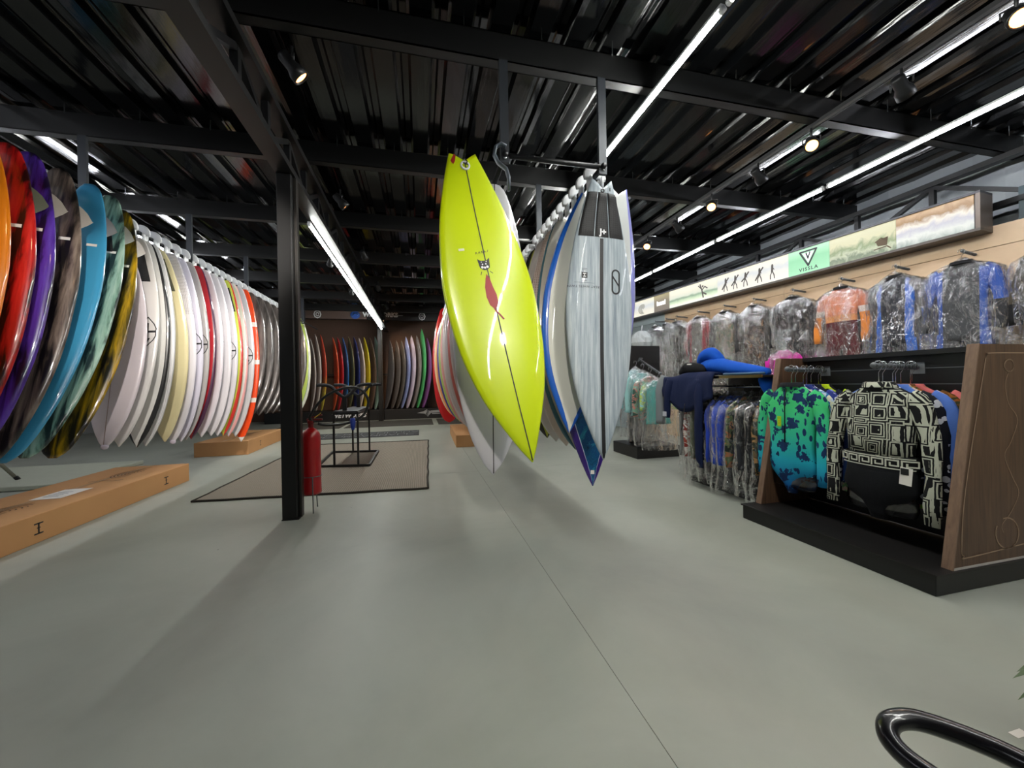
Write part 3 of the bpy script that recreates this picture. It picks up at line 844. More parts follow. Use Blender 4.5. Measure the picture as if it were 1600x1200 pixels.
MB().tube([(.035, -.02, .79), (.085, -.02, .83)], .008, 6, flat=.4).obj('seal_tag', mat('#d8b82a', .5), ex)
st = MB(); st.tube([(.079 * math.cos(a), .079 * math.sin(a), .30) for a in np.linspace(0, 2 * math.pi, 25)[:-1]], .0035, 6, closed=True)
st.obj('wire_ring', M_grey, ex, True)
for a in (-1.25, 1.4, 3.0):
    MB().tube([(.082 * math.cos(a), .082 * math.sin(a), .30), (.084 * math.cos(a), .084 * math.sin(a), .12), (.10 * math.cos(a), .10 * math.sin(a), .005)], .0045, 6).obj('stand_leg', M_grey, ex, True)

# ------------------------------------------------------------------ woven rug
def rug_material():
    t = NT('jute_weave'); o = t.obj()
    w1 = t.n('TexWave', {'Vector': o, 'Scale': 22.0, 'Distortion': 1.2, 'Detail': 2.0}, bands_direction='Y').outputs['Fac']
    w2 = t.n('TexWave', {'Vector': o, 'Scale': 15.0, 'Distortion': 1.0, 'Detail': 2.0}, bands_direction='X').outputs['Fac']
    k = t.math('MULTIPLY', w1, w2); n = t.noise(o, 1.3, 4.0)
    col = t.mix(k, lin('#857c70'), lin('#cdc2b2')); col = t.mix(t.math('MULTIPLY', n, .35), col, lin('#8c8478'))
    t.p(Base_Color=col, Roughness=.95); t.bump(k, .8, .006); return t.m
rg = thing('rug', 'large woven grey-beige rug with dark edge lying behind the black column', 'rug', (-1.0, 5.7, 0))
c4 = [at(300, 784, Z=.008), at(668, 763, Z=.008), at(669, 688, Z=.008), Vector((-2.0, 7.55, .008))]
m = MB(); nx, ny = 24, 30; vs = []; fs = []
for j in range(ny + 1):
    for i in range(nx + 1):
        a = c4[0].lerp(c4[1], i / nx); b = c4[3].lerp(c4[2], i / nx); p = a.lerp(b, j / ny); vs.append((p.x + 1.0, p.y - 5.7, .010 + .002 * noise.noise(p * 2)))
for j in range(ny):
    for i in range(nx): q = j * (nx + 1) + i; fs.append([q, q + 1, q + nx + 2, q + nx + 1])
m.add(vs, fs).obj('weave', rug_material(), rg, True, fix=False)
e = MB()
for a, b in ((0, 1), (1, 2), (2, 3), (3, 0)):
    pts = [c4[a].lerp(c4[b], k / 14) for k in range(15)]
    pts = [Vector((p.x + 1 + .006 * math.sin(k * 2.3 + a), p.y - 5.7 + .006 * math.cos(k * 1.7), .010)) for k, p in enumerate(pts)]
    MB().tube(pts, .011, 6).obj('edge_binding', mat('#3a352f', .9), rg, True)

# ------------------------------------------------------------------ black metal display stand with padded arms
sd = thing('board_repair_stand', 'black metal display stand with padded arms standing on the rug', 'stand', (-1.0, 5.85, 0))
def sp(x, y, z): return (x + 1.0, y - 5.85, z)
b4 = [(-1.313, 5.394), (-.665, 5.26), (-.668, 6.379), (-1.358, 6.502)]
for i in range(4):
    a, b = b4[i], b4[(i + 1) % 4]; MB().bar(sp(a[0], a[1], .028), sp(b[0], b[1], .028), .028).obj('base_bar', M_black, sd)
up = [(-1.10, 5.35), (-.80, 5.29), (-.80, 6.41), (-1.05, 6.45)]
for x, y in up[:2] + up[2:]: MB().bar(sp(x, y, .03), sp(x, y, .72), .024).obj('upright', M_black, sd)
for i in range(4):
    a, b = up[i], up[(i + 1) % 4]; MB().bar(sp(a[0], a[1], .70), sp(b[0], b[1], .70), .024).obj('top_bar', M_black, sd)
m = MB(); vs = [sp(x, y, .715) for x, y in up] + [sp(x, y, .733) for x, y in up]; m.add(vs, [[0, 3, 2, 1], [4, 5, 6, 7], [0, 1, 5, 4], [1, 2, 6, 5], [2, 3, 7, 6], [3, 0, 4, 7]]); m.obj('top_panel', mat('#33343a', .4, .3), sd)
for (x, y) in ((-.98, 5.45), (-.93, 6.25)):
    MB().bar(sp(x, y, .73), sp(x, y, .92), .05).obj('arm_post', M_black, sd)
    for s in (-1, 1):
        m = MB(); m.tube(smooth_path([sp(x, y, .90), sp(x + s * .10, y, .98), sp(x + s * .16, y, 1.05), sp(x + s * .24, y, 1.075), sp(x + s * .34, y, 1.075)], 4), .022, 8); m.obj('padded_arm', mat('#222328', .8), sd, True)
bc = MB(); vs = []; fs = []
for i in range(7):
    for j in range(5):
        vs.append(sp(-1.22 + .022 * i, 5.35 + .012 * j, .70 - .02 * j + .01 * math.sin(i * 1.9 + j)))
for i in range(6):
    for j in range(4): fs.append([i * 5 + j, i * 5 + j + 1, i * 5 + j + 6, i * 5 + j + 5])

# ------------------------------------------------------------------ cardboard boxes
def carton(label, c, d, mark_side, rz=0.0, marks=(), paper=None, oval=None):
    o = thing('cardboard_box', label, 'box', (c[0], c[1], 0), rz)
    w, l, h = d; m = MB(); m.box((0, 0, h / 2), d, bev=.006); m.obj('box_body', M_card, o)
    MB().box((0, 0, h + .0007), (.05, l * .98, .001)).obj('tape', mat('#b98d60', .35), o)
    MB().box((0, 0, h + .0002), (.004, l * .985, .0012)).obj('flap_seam', mat('#6b4a2c', .8), o)
    for y in marks:
        v, f = join2(stroke([(-.03, .035), (.03, .035)], .010), stroke([(-.03, -.035), (.03, -.035)], .010), stroke([(0, .035), (0, -.035)], .012), stroke([(-.012, .005), (.012, .005)], .006))
        x = mark_side * (w / 2 + .0012)
        link('printed_mark', newmesh('printed_mark', [(x, y + q[0] * (1 if mark_side > 0 else -1), h * .5 + q[1]) for q in v], f, [M_ink]), o)
    if paper:
        y, xx = paper; MB().box((xx, y, h + .0016), (.20, .32, .001)).obj('shipping_label', M_label, o)
        for k in range(4): MB().box((xx - .02, y - .08 + .045 * k, h + .0026), (.10, .012, .0006)).obj('label_line', mat('#8a8d92', .6), o)
    for y in (oval or ()):
        L = []
        for k in range(6):
            L.append(stroke(arc(0, 0, .02 + .02 * k, .03 + .035 * k, 10 + 15 * k, 330 - 9 * k, 16), .008, .03))
        L.append(stroke([(-.13, -.33), (-.05, -.30), (.05, -.34), (.12, -.31)], .014))
        v, f = join2(*L); link('printed_swirl', newmesh('printed_swirl', [(q[0] + .06, y + q[1], h + .0015) for q in v], f, [mat('#4d3a2a', .8)]), o)
    return o
carton('long cardboard surfboard box nearest the camera with white shipping label', (-2.96, 3.95), (.70, 2.42, .20), 1, 0.0, (-.58, .80), (.02, .05), (-.45, .78))
carton('cardboard box lying under the white surfboards of the left rack', (-3.07, 7.75), (.73, 1.75, .22), 1, .03, (-.35,), None, (.2,))
carton('cardboard box end under the white surfboards of the centre rack', (.93, 7.35), (.70, 1.85, .20), -1, -.02, (), None, None)
pn = MB(); pn.box((-4.65, 5.85, .03), (1.6, 1.35, .05), bev=.01); tag(pn.obj('pale_floor_panel', mat('#c9cdbb', .6)), 'pale flat panel lying on the floor behind the nearest cardboard box', 'panel')
lg = MB(); lg.tube([(-4.49, 5.57, .055), (-4.95, 5.45, .75)], .018, 8); lg2 = lg.obj('metal_strut', mat('#8b8a7c', .5, .4), None, True); tag(lg2, 'thin grey metal leg slanting down at the left edge of the picture', 'leg')
MB().tube([(-4.487, 5.571, .055), (-4.51, 5.565, .09)], .022, 8).obj('rubber_foot', M_black, lg2)

# ------------------------------------------------------------------ floor mats before the far display
mt = thing('floor_mat', 'dark lettered runner mat on the floor before the far surfboards', 'mat', (-1.35, 8.75, 0))
MB().box((0, 0, .004), (2.6, .92, .008), bev=.002).obj('mat_body', mat('#3b3d40', .8), mt)
rr = random.Random(3); L = []
for row_ in (0, 1):
    x = -1.15
    while x < 1.15:
        w = .10 + .05 * rr.random(); y = .17 - .36 * row_
        k = rr.randint(0, 3)
        if k == 0: L.append(stroke([(x, y - .10), (x, y + .10), (x + w, y + .10), (x + w, y)], .022, .05))
        elif k == 1: L.append(stroke([(x + w, y + .10), (x, y + .10), (x, y - .10), (x + w, y - .10)], .022, .05))
        elif k == 2: L.append(stroke([(x, y + .10), (x + w / 2, y - .10), (x + w, y + .10)], .022, .05))
        else: L.append(stroke([(x, y - .10), (x, y + .10), (x + w, y - .10), (x + w, y + .10)], .022, .05))
        x += w + .055
v, f = join2(*L); link('worn_lettering', newmesh('worn_lettering', [(q[0], q[1], .0092) for q in v], f, [mat('#8d9094', .8)]), mt)
for x0, x1, lb in ((-3.6, -2.0, 'dark mat at the foot of the far left surfboard bay'), (-1.9, .32, 'dark mat at the foot of the far middle surfboard bay'), (.45, 1.6, 'dark mat at the foot of the far right surfboard bay')):
    tag(MB().box(((x0 + x1) / 2, 11.2, .005), (x1 - x0, 1.7, .01), bev=.003).obj('floor_mat', mat('#47443f', .85)), lb, 'mat', 'mats before the far surfboards')

# ------------------------------------------------------------------ far display: plinth, header, longboards
FY = 12.35
pl = thing('display_plinth', 'long black plinth under the upright longboards at the far wall', 'plinth', (-1.2, 12.75, 0))
MB().box((0, 0, .16), (6.4, .7, .32), bev=.008).obj('plinth_body', M_black, pl)
def wall_text(body, size, x, y, z, m, parent, name, shear=0.0, bold=0.0, space=1.0):
    v, f = text_mesh(body, size, bold, shear, space); L = parent.location
    return link(name, newmesh(name, [(x + q[0] - L.x, y - L.y, z + q[1] - L.z) for q in v], f, [m]), parent)
wall_text('WETWORKS', .17, -2.12, 12.395, .17, M_white, pl, 'lettering', .25, .008)
v, f = join2(fanpoly([(-.32, 0), (-.12, .05), (-.02, .10), (.06, .06), (.12, .04), (.10, -.02), (0, -.12), (-.08, -.03)], 2), stroke([(-.02, .10), (.04, .02), (-.04, -.02), (.02, -.1)], .03), stroke([(.12, .03), (.42, .04)], .07), stroke([(.15, -.03), (.38, -.03)], .03))
link('drawn_logo', newmesh('drawn_logo', [(.20 + 1.2 + q[0], -.356, .18 + q[1]) for q in v], f, [mat('#9a9da0', .5)]), pl)
hd = thing('header_board', 'dark header board with white emblems above the far longboards', 'sign', (-1.2, 11.85, 3.115))
MB().box((-1.72, 0, 0), (2.85, .05, .23)).obj('brown_face', mat('#57463f', .7), hd)
MB().box((1.35, -.01, 0), (3.2, .06, .24)).obj('black_face', mat('#141416', .6), hd)
wall_text('WETWORKS', .17, -1.10, 11.805, 3.135, M_white, hd, 'lettering', .0, .010)
v, f = stroke([(-.2, 0), (.72, 0)], .022); link('small_print', newmesh('small_print', [(q[0], -.052, .01 + q[1]) for q in v], f, [mat('#a9acb0', .5)]), hd)
v, f = join2(fanpoly(arc(0, 0, .13, .11, 0, 345, 20), 2)); link('round_wave_logo', newmesh('round_wave_logo', [(-.60 + q[0], -.045, q[1]) for q in v], f, [mat('#1c4fa8', .4)]), hd)
v, f = join2(stroke(arc(.02, -.02, .13, .10, 200, 20, 10), .05), stroke(arc(.06, .02, .06, .05, 160, -60, 8), .03)); link('wave_crest', newmesh('wave_crest', [(-.60 + q[0] * .7, -.047, q[1] * .7) for q in v], f, [mat('#79a8e8', .4)]), hd)
for x in (-1.60, 1.28):
    v, f = join2(stroke([(0, .13), (.08, .09), (.11, 0), (.08, -.09), (0, -.13), (-.08, -.09), (-.11, 0), (-.08, .09)], .035, .05, True), stroke(arc(0, 0, .045, .06, 0, 320, 10), .03))
    link('diamond_emblem', newmesh('diamond_emblem', [(x + q[0] * .8, -.045, q[1] * .8) for q in v], f, [M_white]), hd)
wall_text('ar', .16, -3.35, 11.815, 3.12, M_white, hd, 'lettering', .2)
bk = structure('wall_partition', MB().span((-4.6, 13.16, 0), (2.0, 13.22, 3.3)), mat('#5d463a', .75, name='brown_panel'))

longs = [(484, 528, '#d8cfcb', 'white'), (492, 522, '#e0d8d4', 'second white'), (500.5, 523, 'grad', 'coral and yellow'), (519.5, 527, '#e2603f', 'coral orange'), (527, 527, '#cf3442', 'red'), (535, 527, '#2f6fb4', 'mid blue'), (544, 526, '#6d6a45', 'olive'),
         (552.5, 526, '#2b3a80', 'navy blue'), (560.5, 528, '#e3d3c6', 'cream white'), (568.5, 527, '#e2d02c', 'lemon yellow'), (578, 528, '#6d5a52', 'dull brown'), (585.5, 526, '#9fc0b4', 'pale mint'),
         (609, 532, '#5c5a5c', 'dark grey'), (619, 532, '#66615f', 'brown-grey'), (627, 532, '#5f5c58', 'slim dark'), (634, 526, '#8fa0d8', 'pale blue'), (642.5, 524, '#cfc6da', 'lilac white'), (651, 524, '#8a8686', 'mid grey'), (658.5, 514, '#5cc07a', 'mint green'), (667, 528, '#8a5a9a', 'purple')]
M_lh = mat('#222222', .6)
for i, (px, py, c, nm) in enumerate(longs):
    top = at(px, py, Y=FY + .12); bx = top.x + (.0 if i < 12 else -.14) - .03
    m = board_mat('grad', '#d9c84a', '#e2553a', '.35') if c == 'grad' else board_mat('plain', c)
    b, o = hang_board('%s longboard standing nose up on the far plinth' % nm, 'longboards standing at the far wall', 'short', (bx, FY + .18, .335), tuple(top), .56, m, yaw=math.radians(-66), T=.07, bow=-.10)
MB().box((0, .18, 1.42), (6.4, .03, .05)).obj('support_bar', M_black, pl)
for x in (-3.15, -.9, 1.4, 3.15): MB().box((x, .18, .87), (.03, .03, 1.12)).obj('support_post', M_black, pl)

# ------------------------------------------------------------------ curved black tube and leaf tips at the lower right
tb = MB(); ring = smooth_path([at(1640, 1212, Z=.50), at(1560, 1172, Z=.50), at(1480, 1140, Z=.50), at(1425, 1124, Z=.50), at(1392, 1128, Z=.495), at(1388, 1150, Z=.485), at(1412, 1180, Z=.475), at(1460, 1215, Z=.47), at(1540, 1265, Z=.47)], 6)
ring = ring + [ring[-1] + Vector((.05, -.06, -.1)), Vector((ring[-1].x + .09, ring[-1].y - .09, 0.0))]
tag(tb.obj('bent_tube', mat('#16161b', .3, .3, coat=.4, name='black_tube')), None) if False else tag(MB().tube(ring, .0145, 12).obj('chair_armrest', mat('#16161b', .3, .3, coat=.4, name='black_tube'), None, True), 'bent glossy black metal tube of a chair at the lower right corner', 'chair')
pt = thing('potted_plant', 'green plant leaf tips poking in at the right edge', 'plant', (1.75, .55, 0))
M_leaf = mat('#3f5a2c', .5, name='leaf')
for k, (px, py, z) in enumerate(((1588, 1050, .42), (1582, 1060, .38), (1590, 1094, .34), (1650, 1020, .5), (1660, 1120, .3))):
    tip = at(px, py, Z=z) - Vector((1.75, .55, 0)); base = Vector((0, 0, .30)); mid = base.lerp(tip, .5) + Vector((0, 0, .10)); vs = []; n = 10
    for i in range(n + 1):
        t = i / n; p = base.lerp(mid, t).lerp(mid.lerp(tip, t), t); w = .02 * math.sin(math.pi * min(t * .9 + .08, 1)) * (1 if i < n else 0)
        s_ = (tip - base).cross(Vector((0, 0, 1))).normalized() * w; vs += [p + s_, p + Vector((0, 0, -w * .4)), p - s_]
    fs = []
    for i in range(n): fs += [[3 * i, 3 * i + 1, 3 * i + 4, 3 * i + 3], [3 * i + 1, 3 * i + 2, 3 * i + 5, 3 * i + 4]]
    link('leaf', newmesh('leaf', vs, fs, [M_leaf], True), pt)
MB().lathe([(.09, 0), (.11, .02), (.14, .26), (.15, .29), (.135, .29), (.12, .25), (.01, .25)], n=20).obj('pot', mat('#2f3033', .6), pt, True)
tag(MB().box(tuple(at(1592, 1146, Z=.0008)), (.05, .02, .0012)).obj('floor_sticker', M_label), 'small pale sticker scrap on the floor at the right edge', 'sticker')

# ------------------------------------------------------------------ wetsuit wall (set at a slight angle)
WO = Vector((4.95, 2.4, 0)); dW = Vector((-.55, 4.88, 0)).normalized(); nW = Vector((-dW.y, dW.x, 0)); RZW = math.atan2(-dW.y, -dW.x)
def wp(s, o, z): p = WO + dW * s + nW * o; return Vector((p.x, p.y, z))
MW = Matrix((nW * -1, dW, Vector((0, 0, 1)))).transposed()      # local x into the wall, y along it
def wbox(mb, s0, s1, o0, o1, z0, z1, bev=0.0): return mb.box(wp((s0 + s1) / 2, (o0 + o1) / 2, (z0 + z1) / 2), (abs(o1 - o0), s1 - s0, z1 - z0), m=MW, bev=0)
M_mdf = mat('#d9bf9f', .6, name='beige_panel'); M_bluegrey = mat('#a9b8bd', .6, name='bluegrey_panel')
wl = structure('wall_display', wbox(MB(), -5.5, 8.6, -.24, -.215, 0, 2.42), mat('#5b5148', .8, name='panel_backing'))
seams = [-5.5, -3.2, -1.9, -.62, .63, 1.88, 3.13, 4.2, 5.6, 7.0, 8.6]
for i in range(len(seams) - 1):
    for z0, z1 in ((.0, 1.36), (1.366, 2.225), (2.231, 2.42)):
        wbox(MB(), seams[i] + .002, seams[i + 1] - .002, -.215, -.20, z0, z1).obj('panel', M_mdf if i < 7 else M_bluegrey, wl)
gl = structure('window_1', MB().span((5.30, -3.0, 2.42), (5.32, 2.3, 2.75)), None)
def glass_material():
    t = NT('dark_glass'); t.p(Base_Color=lin('#566468'), Roughness=.06, Transmission_Weight=.0, Specular_IOR_Level=.8); return t.m
gl.data.materials.clear(); gl.data.materials.append(glass_material())
for y in (-1.2, .6, 2.02): MB().span((5.25, y, 2.42), (5.30, y + .07, 2.75)).obj('mullion', mat('#c4ccc8', .35, .5), gl)

# lightbox sign
def sign_material(name, stops, axis, wav, strength, dark=None):
    t = NT(name); o = t.uv(); u, v = t.sep(o)[0], t.sep(o)[1]
    n1 = t.noise(t.mapped(o, (3, 1.2, 1)), 2.0, 5.0, .6, .8)
    f = t.math('ADD', t.math('MULTIPLY', v if axis == 'v' else u, .75), t.math('MULTIPLY', n1, wav))
    col = t.ramp(f, stops); t.p(Base_Color=t.mix(.75, col, lin('#000000')), Roughness=.3, Emission_Color=col, Emission_Strength=strength); return t.m
sg = thing('lightbox_sign', 'long backlit picture sign running above the hanging wetsuits', 'sign', wp(0, 0, 2.36), RZW)
SL = 7.6
def spt(s, o, z):   # sign local coords: x = -s along, y = -o
    return Vector((-s, -o, z - 2.36))
def sbox(s0, s1, o0, o1, z0, z1): 
    a, b = spt(s0, o0, z0), spt(s1, o1, z1); return MB().span((min(a.x, b.x), min(a.y, b.y), a.z), (max(a.x, b.x), max(a.y, b.y), b.z))
sbox(-.02, SL, -.20, -.012, 2.38, 2.70).obj('case', M_grey_dark, sg)
sbox(-.03, SL, -.20, .02, 2.36, 2.385).obj('bottom_frame', mat('#4a4542', .4, .3), sg)
sbox(-.03, SL, -.20, .02, 2.70, 2.72).obj('top_frame', mat('#35353a', .4, .3), sg)
sbox(-.03, 0, -.20, .02, 2.38, 2.70).obj('end_frame', mat('#6b6058', .4, .3), sg)
def s_of(px, py):
    lo, hi = -.5, 9.0
    for _ in range(40):
        mid = (lo + hi) / 2; p = wp(mid, 0, 2.5); d = RW.T @ np.array([p.x, p.y, p.z - EYE]); x = 800 + FPX * d[0] / d[2]
        if x > px: lo = mid
        else: hi = mid
    return lo
SS = .85
wave = sign_material('sign_wave_photo', [(.15, '#8fa09a'), (.35, '#e9ece6'), (.5, '#c9c8d2'), (.62, '#f3ecdf'), (.75, '#a27a4a'), (.9, '#c9a578')], 'v', .35, SS * .8)
barrel = sign_material('sign_barrel_photo', [(.2, '#98a486'), (.4, '#6f8066'), (.5, '#c7cfb0'), (.62, '#8fa077'), (.8, '#d9d6ae')], 'v', .6, SS * .8)
green = sign_material('sign_green', [(.0, '#9fe0b4'), (.5, '#8ccf9f'), (1, '#c6f2cf')], 'v', .1, SS)
pale = sign_material('sign_beach_photo', [(.15, '#f4efdc'), (.4, '#e6e2d6'), (.6, '#cfd2d2'), (.9, '#efe9cf')], 'v', .3, SS)
lake = sign_material('sign_wave_far', [(.15, '#f2f5e2'), (.3, '#c3d6b6'), (.38, '#8aa58a'), (.45, '#d6d9c8'), (.7, '#e9e2cd'), (.9, '#fbf7dc')], 'v', .15, SS)
dark = sign_material('sign_dark', [(.15, '#8f857a'), (.5, '#9c9380'), (.9, '#c9bb8a')], 'v', .1, SS * .7)
cuts = [(1522, wave), (1400, barrel), (1296, green), (1232, pale), (1121, lake), (1046, dark), (1022, pale), (0, None)]
for i in range(len(cuts) - 1):
    s0 = max(s_of(cuts[i][0], 0), 0.005) + .002; s1 = (s_of(cuts[i + 1][0], 0) if cuts[i + 1][0] else SL) - .002
    a, b, c, d = spt(s1, 0, 2.385), spt(s0, 0, 2.385), spt(s0, 0, 2.70), spt(s1, 0, 2.70); k = Vector((0, .012, 0))
    me = newmesh('picture_panel', [a, b, c, d, a + k, b + k, c + k, d + k], [[0, 1, 2, 3], [7, 6, 5, 4], [0, 4, 5, 1], [2, 6, 7, 3], [1, 5, 6, 2], [0, 3, 7, 4]], [cuts[i][1]], uvs=[(0, 0), (1, 0), (1, 1), (0, 1)] * 2)
    link('picture_panel', me, sg)
def sdecal(shape, name, m, px, z, sc=1.0):
    s = s_of(px, 0); c = spt(s, .003, z); return link(name, newmesh(name, [c + Vector((q[0] * sc, 0, q[1] * sc)) for q in shape[0]], shape[1], [m]), sg)
tri = [(-.085, .075), (.085, .075), (0, -.085)]
sdecal(join2(stroke(tri, .018, .03, True)), 'triangle_logo', M_ink, 1263, 2.575, 1.15)
sdecal(join2(fanpoly([(-.062, .062), (.062, .062), (0, -.062)], 2)), 'triangle_logo_fill', emit('#ffffff', 1.0), 1263, 2.577, 1.0)
vv = sdecal(join2(stroke([(-.022, .055), (0, -.015), (.022, .055)], .018, .02), fanpoly([(-.014, .02), (.014, .02), (0, -.03)], 1)), 'v_mark', M_ink, 1263, 2.58, 1.0); 
for q in vv.data.vertices: q.co.y -= .002
sdecal(text_mesh('VISSLA', .062, bold=.001, space=1.25), 'lettering', M_ink, 1263, 2.435)
def walker(k, board):
    L = [fanpoly(arc(0, .115, .013, .015, 0, 330, 8), 1), stroke([(0, .10), (-.004 * k, .03)], .03, .02), stroke([(-.004, .03), (-.028, -.02), (-.03, -.07)], .014, .02), stroke([(0, .03), (.022, -.02), (.03, -.07)], .014, .02), stroke([(0, .09), (.025, .05)], .010, .02)]
    if board: L.append(stroke([(-.06, -.03 + .02 * k), (.0, .06), (.05, .12)], .022, .02))
    return join2(*L)
M_sil = mat('#4f4a44', .7)
for i, px in enumerate((1134, 1149, 1165, 1187, 1207)): sdecal(walker(i % 3, i < 4), 'walking_silhouette', M_sil, px, 2.50, 1.0)
sdecal(join2(stroke([(-.03, .10), (0, .02), (.02, -.08)], .022), stroke([(0, .02), (.05, .06), (.09, .03)], .016), stroke([(-.06, .09), (-.02, .05)], .014), fanpoly(arc(.015, .07, .014, .016, 0, 330, 8), 1), stroke([(.02, -.02), (.07, -.05)], .02)), 'surfer_silhouette', M_sil, 1097, 2.53, 1.2)
sdecal(join2(stroke([(-.05, .02), (0, .05), (.05, .01)], .012), fanpoly([(-.05, .03), (.06, .05), (.05, -.04), (-.03, -.03)], 1), stroke([(-.06, -.06), (.05, -.05), (.08, -.08)], .012)), 'surfer_picture', mat('#5b4c38', .7), 1377, 2.50, 1.0)
sdecal(join2(*[stroke([(-.12 + .035 * k, -.03), (-.12 + .035 * k, .02 + (.02 if k in (0, 6) else 0))], .022) for k in range(7)]), 'white_lettering', emit('#ffffff', 1.2), 1034, 2.535, 1.0)
sdecal(join2(*[stroke(arc(0, 0, .03 + .03 * k, .025 + .022 * k, 20 * k, 260 + 10 * k, 14), .014) for k in range(4)]), 'sketch_picture', mat('#8d8a78', .7), 1004, 2.52, 1.0)

# ------------------------------------------------------------------ clothing
def cloth(kind, *c):
    key = ('cloth', kind) + c
    if key in BM: return BM[key]
    t = NT('cloth_' + kind); o = t.obj(); t.p(Roughness=.8, Specular_IOR_Level=.3)
    weave = t.noise(o, 220.0, 2.0); fold = t.noise(t.mapped(o, (1.0, 1.0, .35)), 14.0, 3.0)
    if kind == 'plain': col = lin(c[0])
    elif kind == 'floral':
        z = t.sep(o)[2]; bg = t.ramp(t.math('MULTIPLY_ADD', z, 1.25, 1.0), [(.08, '#1568b4'), (.32, '#22b2c9'), (.55, '#36c79e'), (.8, '#44cc7c')])
        n = t.noise(o, 38.0, 3.0, .6); d = t.n('TexVoronoi', {'Vector': o, 'Scale': 9.0, 'Randomness': 1.0}).outputs['Distance']
        k = t.math('LESS_THAN', t.math('ADD', d, t.math('MULTIPLY', n, .9)), .80)
        w = t.n('TexVoronoi', {'Vector': t.mapped(o, (1, 1, .45)), 'Scale': 34.0, 'Randomness': 1.0}).outputs['Distance']
        k2 = t.math('MULTIPLY', t.math('LESS_THAN', w, .40), t.math('GREATER_THAN', t.noise(o, 7.0, 2.0), .47))
        col = t.mix(t.math('MAXIMUM', k, k2), bg, t.mix(t.noise(o, 9.0), lin('#0c2440'), lin('#1d3f78')))
    elif kind == 'tapa':
        vn = t.n('TexVoronoi', {'Vector': o, 'Scale': 10.5, 'Randomness': .45}, distance='CHEBYCHEV').outputs
        dd = t.math('ADD', vn['Distance'], t.math('MULTIPLY', t.noise(o, 24.0, 2.0), .07))
        rings = t.math('GREATER_THAN', t.math('SINE', t.math('MULTIPLY', dd, 46.0)), .1)
        zz = t.math('GREATER_THAN', t.noise(o, 34.0, 2.0, .5, 1.5), .53); cell = t.math('LESS_THAN', dd, .17)
        col = t.mix(t.math('ADD', t.math('MULTIPLY', rings, t.math('SUBTRACT', 1.0, cell)), t.math('MULTIPLY', zz, cell)), lin('#0f1012'), lin('#c4c6b4'))
    elif kind == 'camo':
        f = t.noise(o, 13.0, 2.0, .5, .8); col = t.ramp(f, [(.38, c[0]), (.48, c[1]), (.56, c[2]), (.66, c[0])], 'CONSTANT')
    elif kind == 'spots':
        d = t.n('TexVoronoi', {'Vector': o, 'Scale': 20.0}).outputs['Distance']; col = t.mix(t.math('LESS_THAN', t.math('ADD', d, t.math('MULTIPLY', t.noise(o, 30.0), .4)), .5), lin(c[0]), lin(c[1]))
    elif kind == 'block':        # upper / lower colour, boundary at -z
        z = t.math('MULTIPLY', t.sep(o)[2], -1.0); col = t.mix(t.math('GREATER_THAN', z, float(c[2])), lin(c[0]), lin(c[1]))
        if len(c) > 3: col = t.mix(t.math('COMPARE', z, float(c[2]), .035), col, lin(c[3]))
    elif kind == 'sides':        # centre / side colours
        x = t.math('ABSOLUTE', t.sep(o)[0]); col = t.mix(t.math('GREATER_THAN', x, float(c[2])), lin(c[0]), lin(c[1]))
    t.set(t.b.inputs['Base Color'], col)
    t.bump(t.math('MULTIPLY_ADD', weave, .15, fold), .45, .012)
    BM[key] = t.m
    return t.m


def bag_material():
    t = NT('clear_bag'); o = t.obj()
    n = t.noise(t.mapped(o, (1, 1, .5)), 13.0, 4.0, .6, 1.6); n2 = t.noise(t.mapped(o, (1, 1, .35)), 5.0, 2.0)
    fold_glint = t.math('LESS_THAN', t.math('ABSOLUTE', t.math('SUBTRACT', n, .5)), .014)  # glints along the folds, painted as pale matt lines
    bump = t.n('Bump', {'Height': t.math('ADD', n, n2), 'Strength': 1.0, 'Distance': .03})
    gl = t.n('BsdfGlossy', {'Color': (1, 1, 1, 1), 'Roughness': .12, 'Normal': bump.outputs[0]})
    tr = t.n('BsdfTransparent', {'Color': (.975, .975, .975, 1)}); df = t.n('BsdfDiffuse', {'Color': (.85, .85, .87, 1)})
    fr = t.n('Fresnel', {'IOR': 1.45, 'Normal': bump.outputs[0]})
    a = t.n('MixShader'); t.set(a.inputs[0], t.math('MULTIPLY_ADD', fold_glint, .24, .014)); t.t.links.new(tr.outputs[0], a.inputs[1]); t.t.links.new(df.outputs[0], a.inputs[2])
    b = t.n('MixShader'); t.set(b.inputs[0], t.math('MULTIPLY_ADD', t.math('POWER', fr.outputs[0], 1.35), .8, .012)); t.t.links.new(a.outputs[0], b.inputs[1]); t.t.links.new(gl.outputs[0], b.inputs[2])
    t.t.links.new(b.outputs[0], t.out.inputs['Surface']); return t.m
M_bag = bag_material()
def smoky_material():
    t = NT('smoky_plastic'); tr = t.n('BsdfTransparent', {'Color': (.35, .36, .42, 1)}); gl = t.n('BsdfGlossy', {'Color': (1, 1, 1, 1), 'Roughness': .12})
    b = t.n('MixShader'); t.set(b.inputs[0], t.math('MULTIPLY_ADD', t.n('Fresnel', {'IOR': 1.45}).outputs[0], .9, .05)); t.t.links.new(tr.outputs[0], b.inputs[1]); t.t.links.new(gl.outputs[0], b.inputs[2])
    t.t.links.new(b.outputs[0], t.out.inputs['Surface']); return t.m
M_smoky = smoky_material()

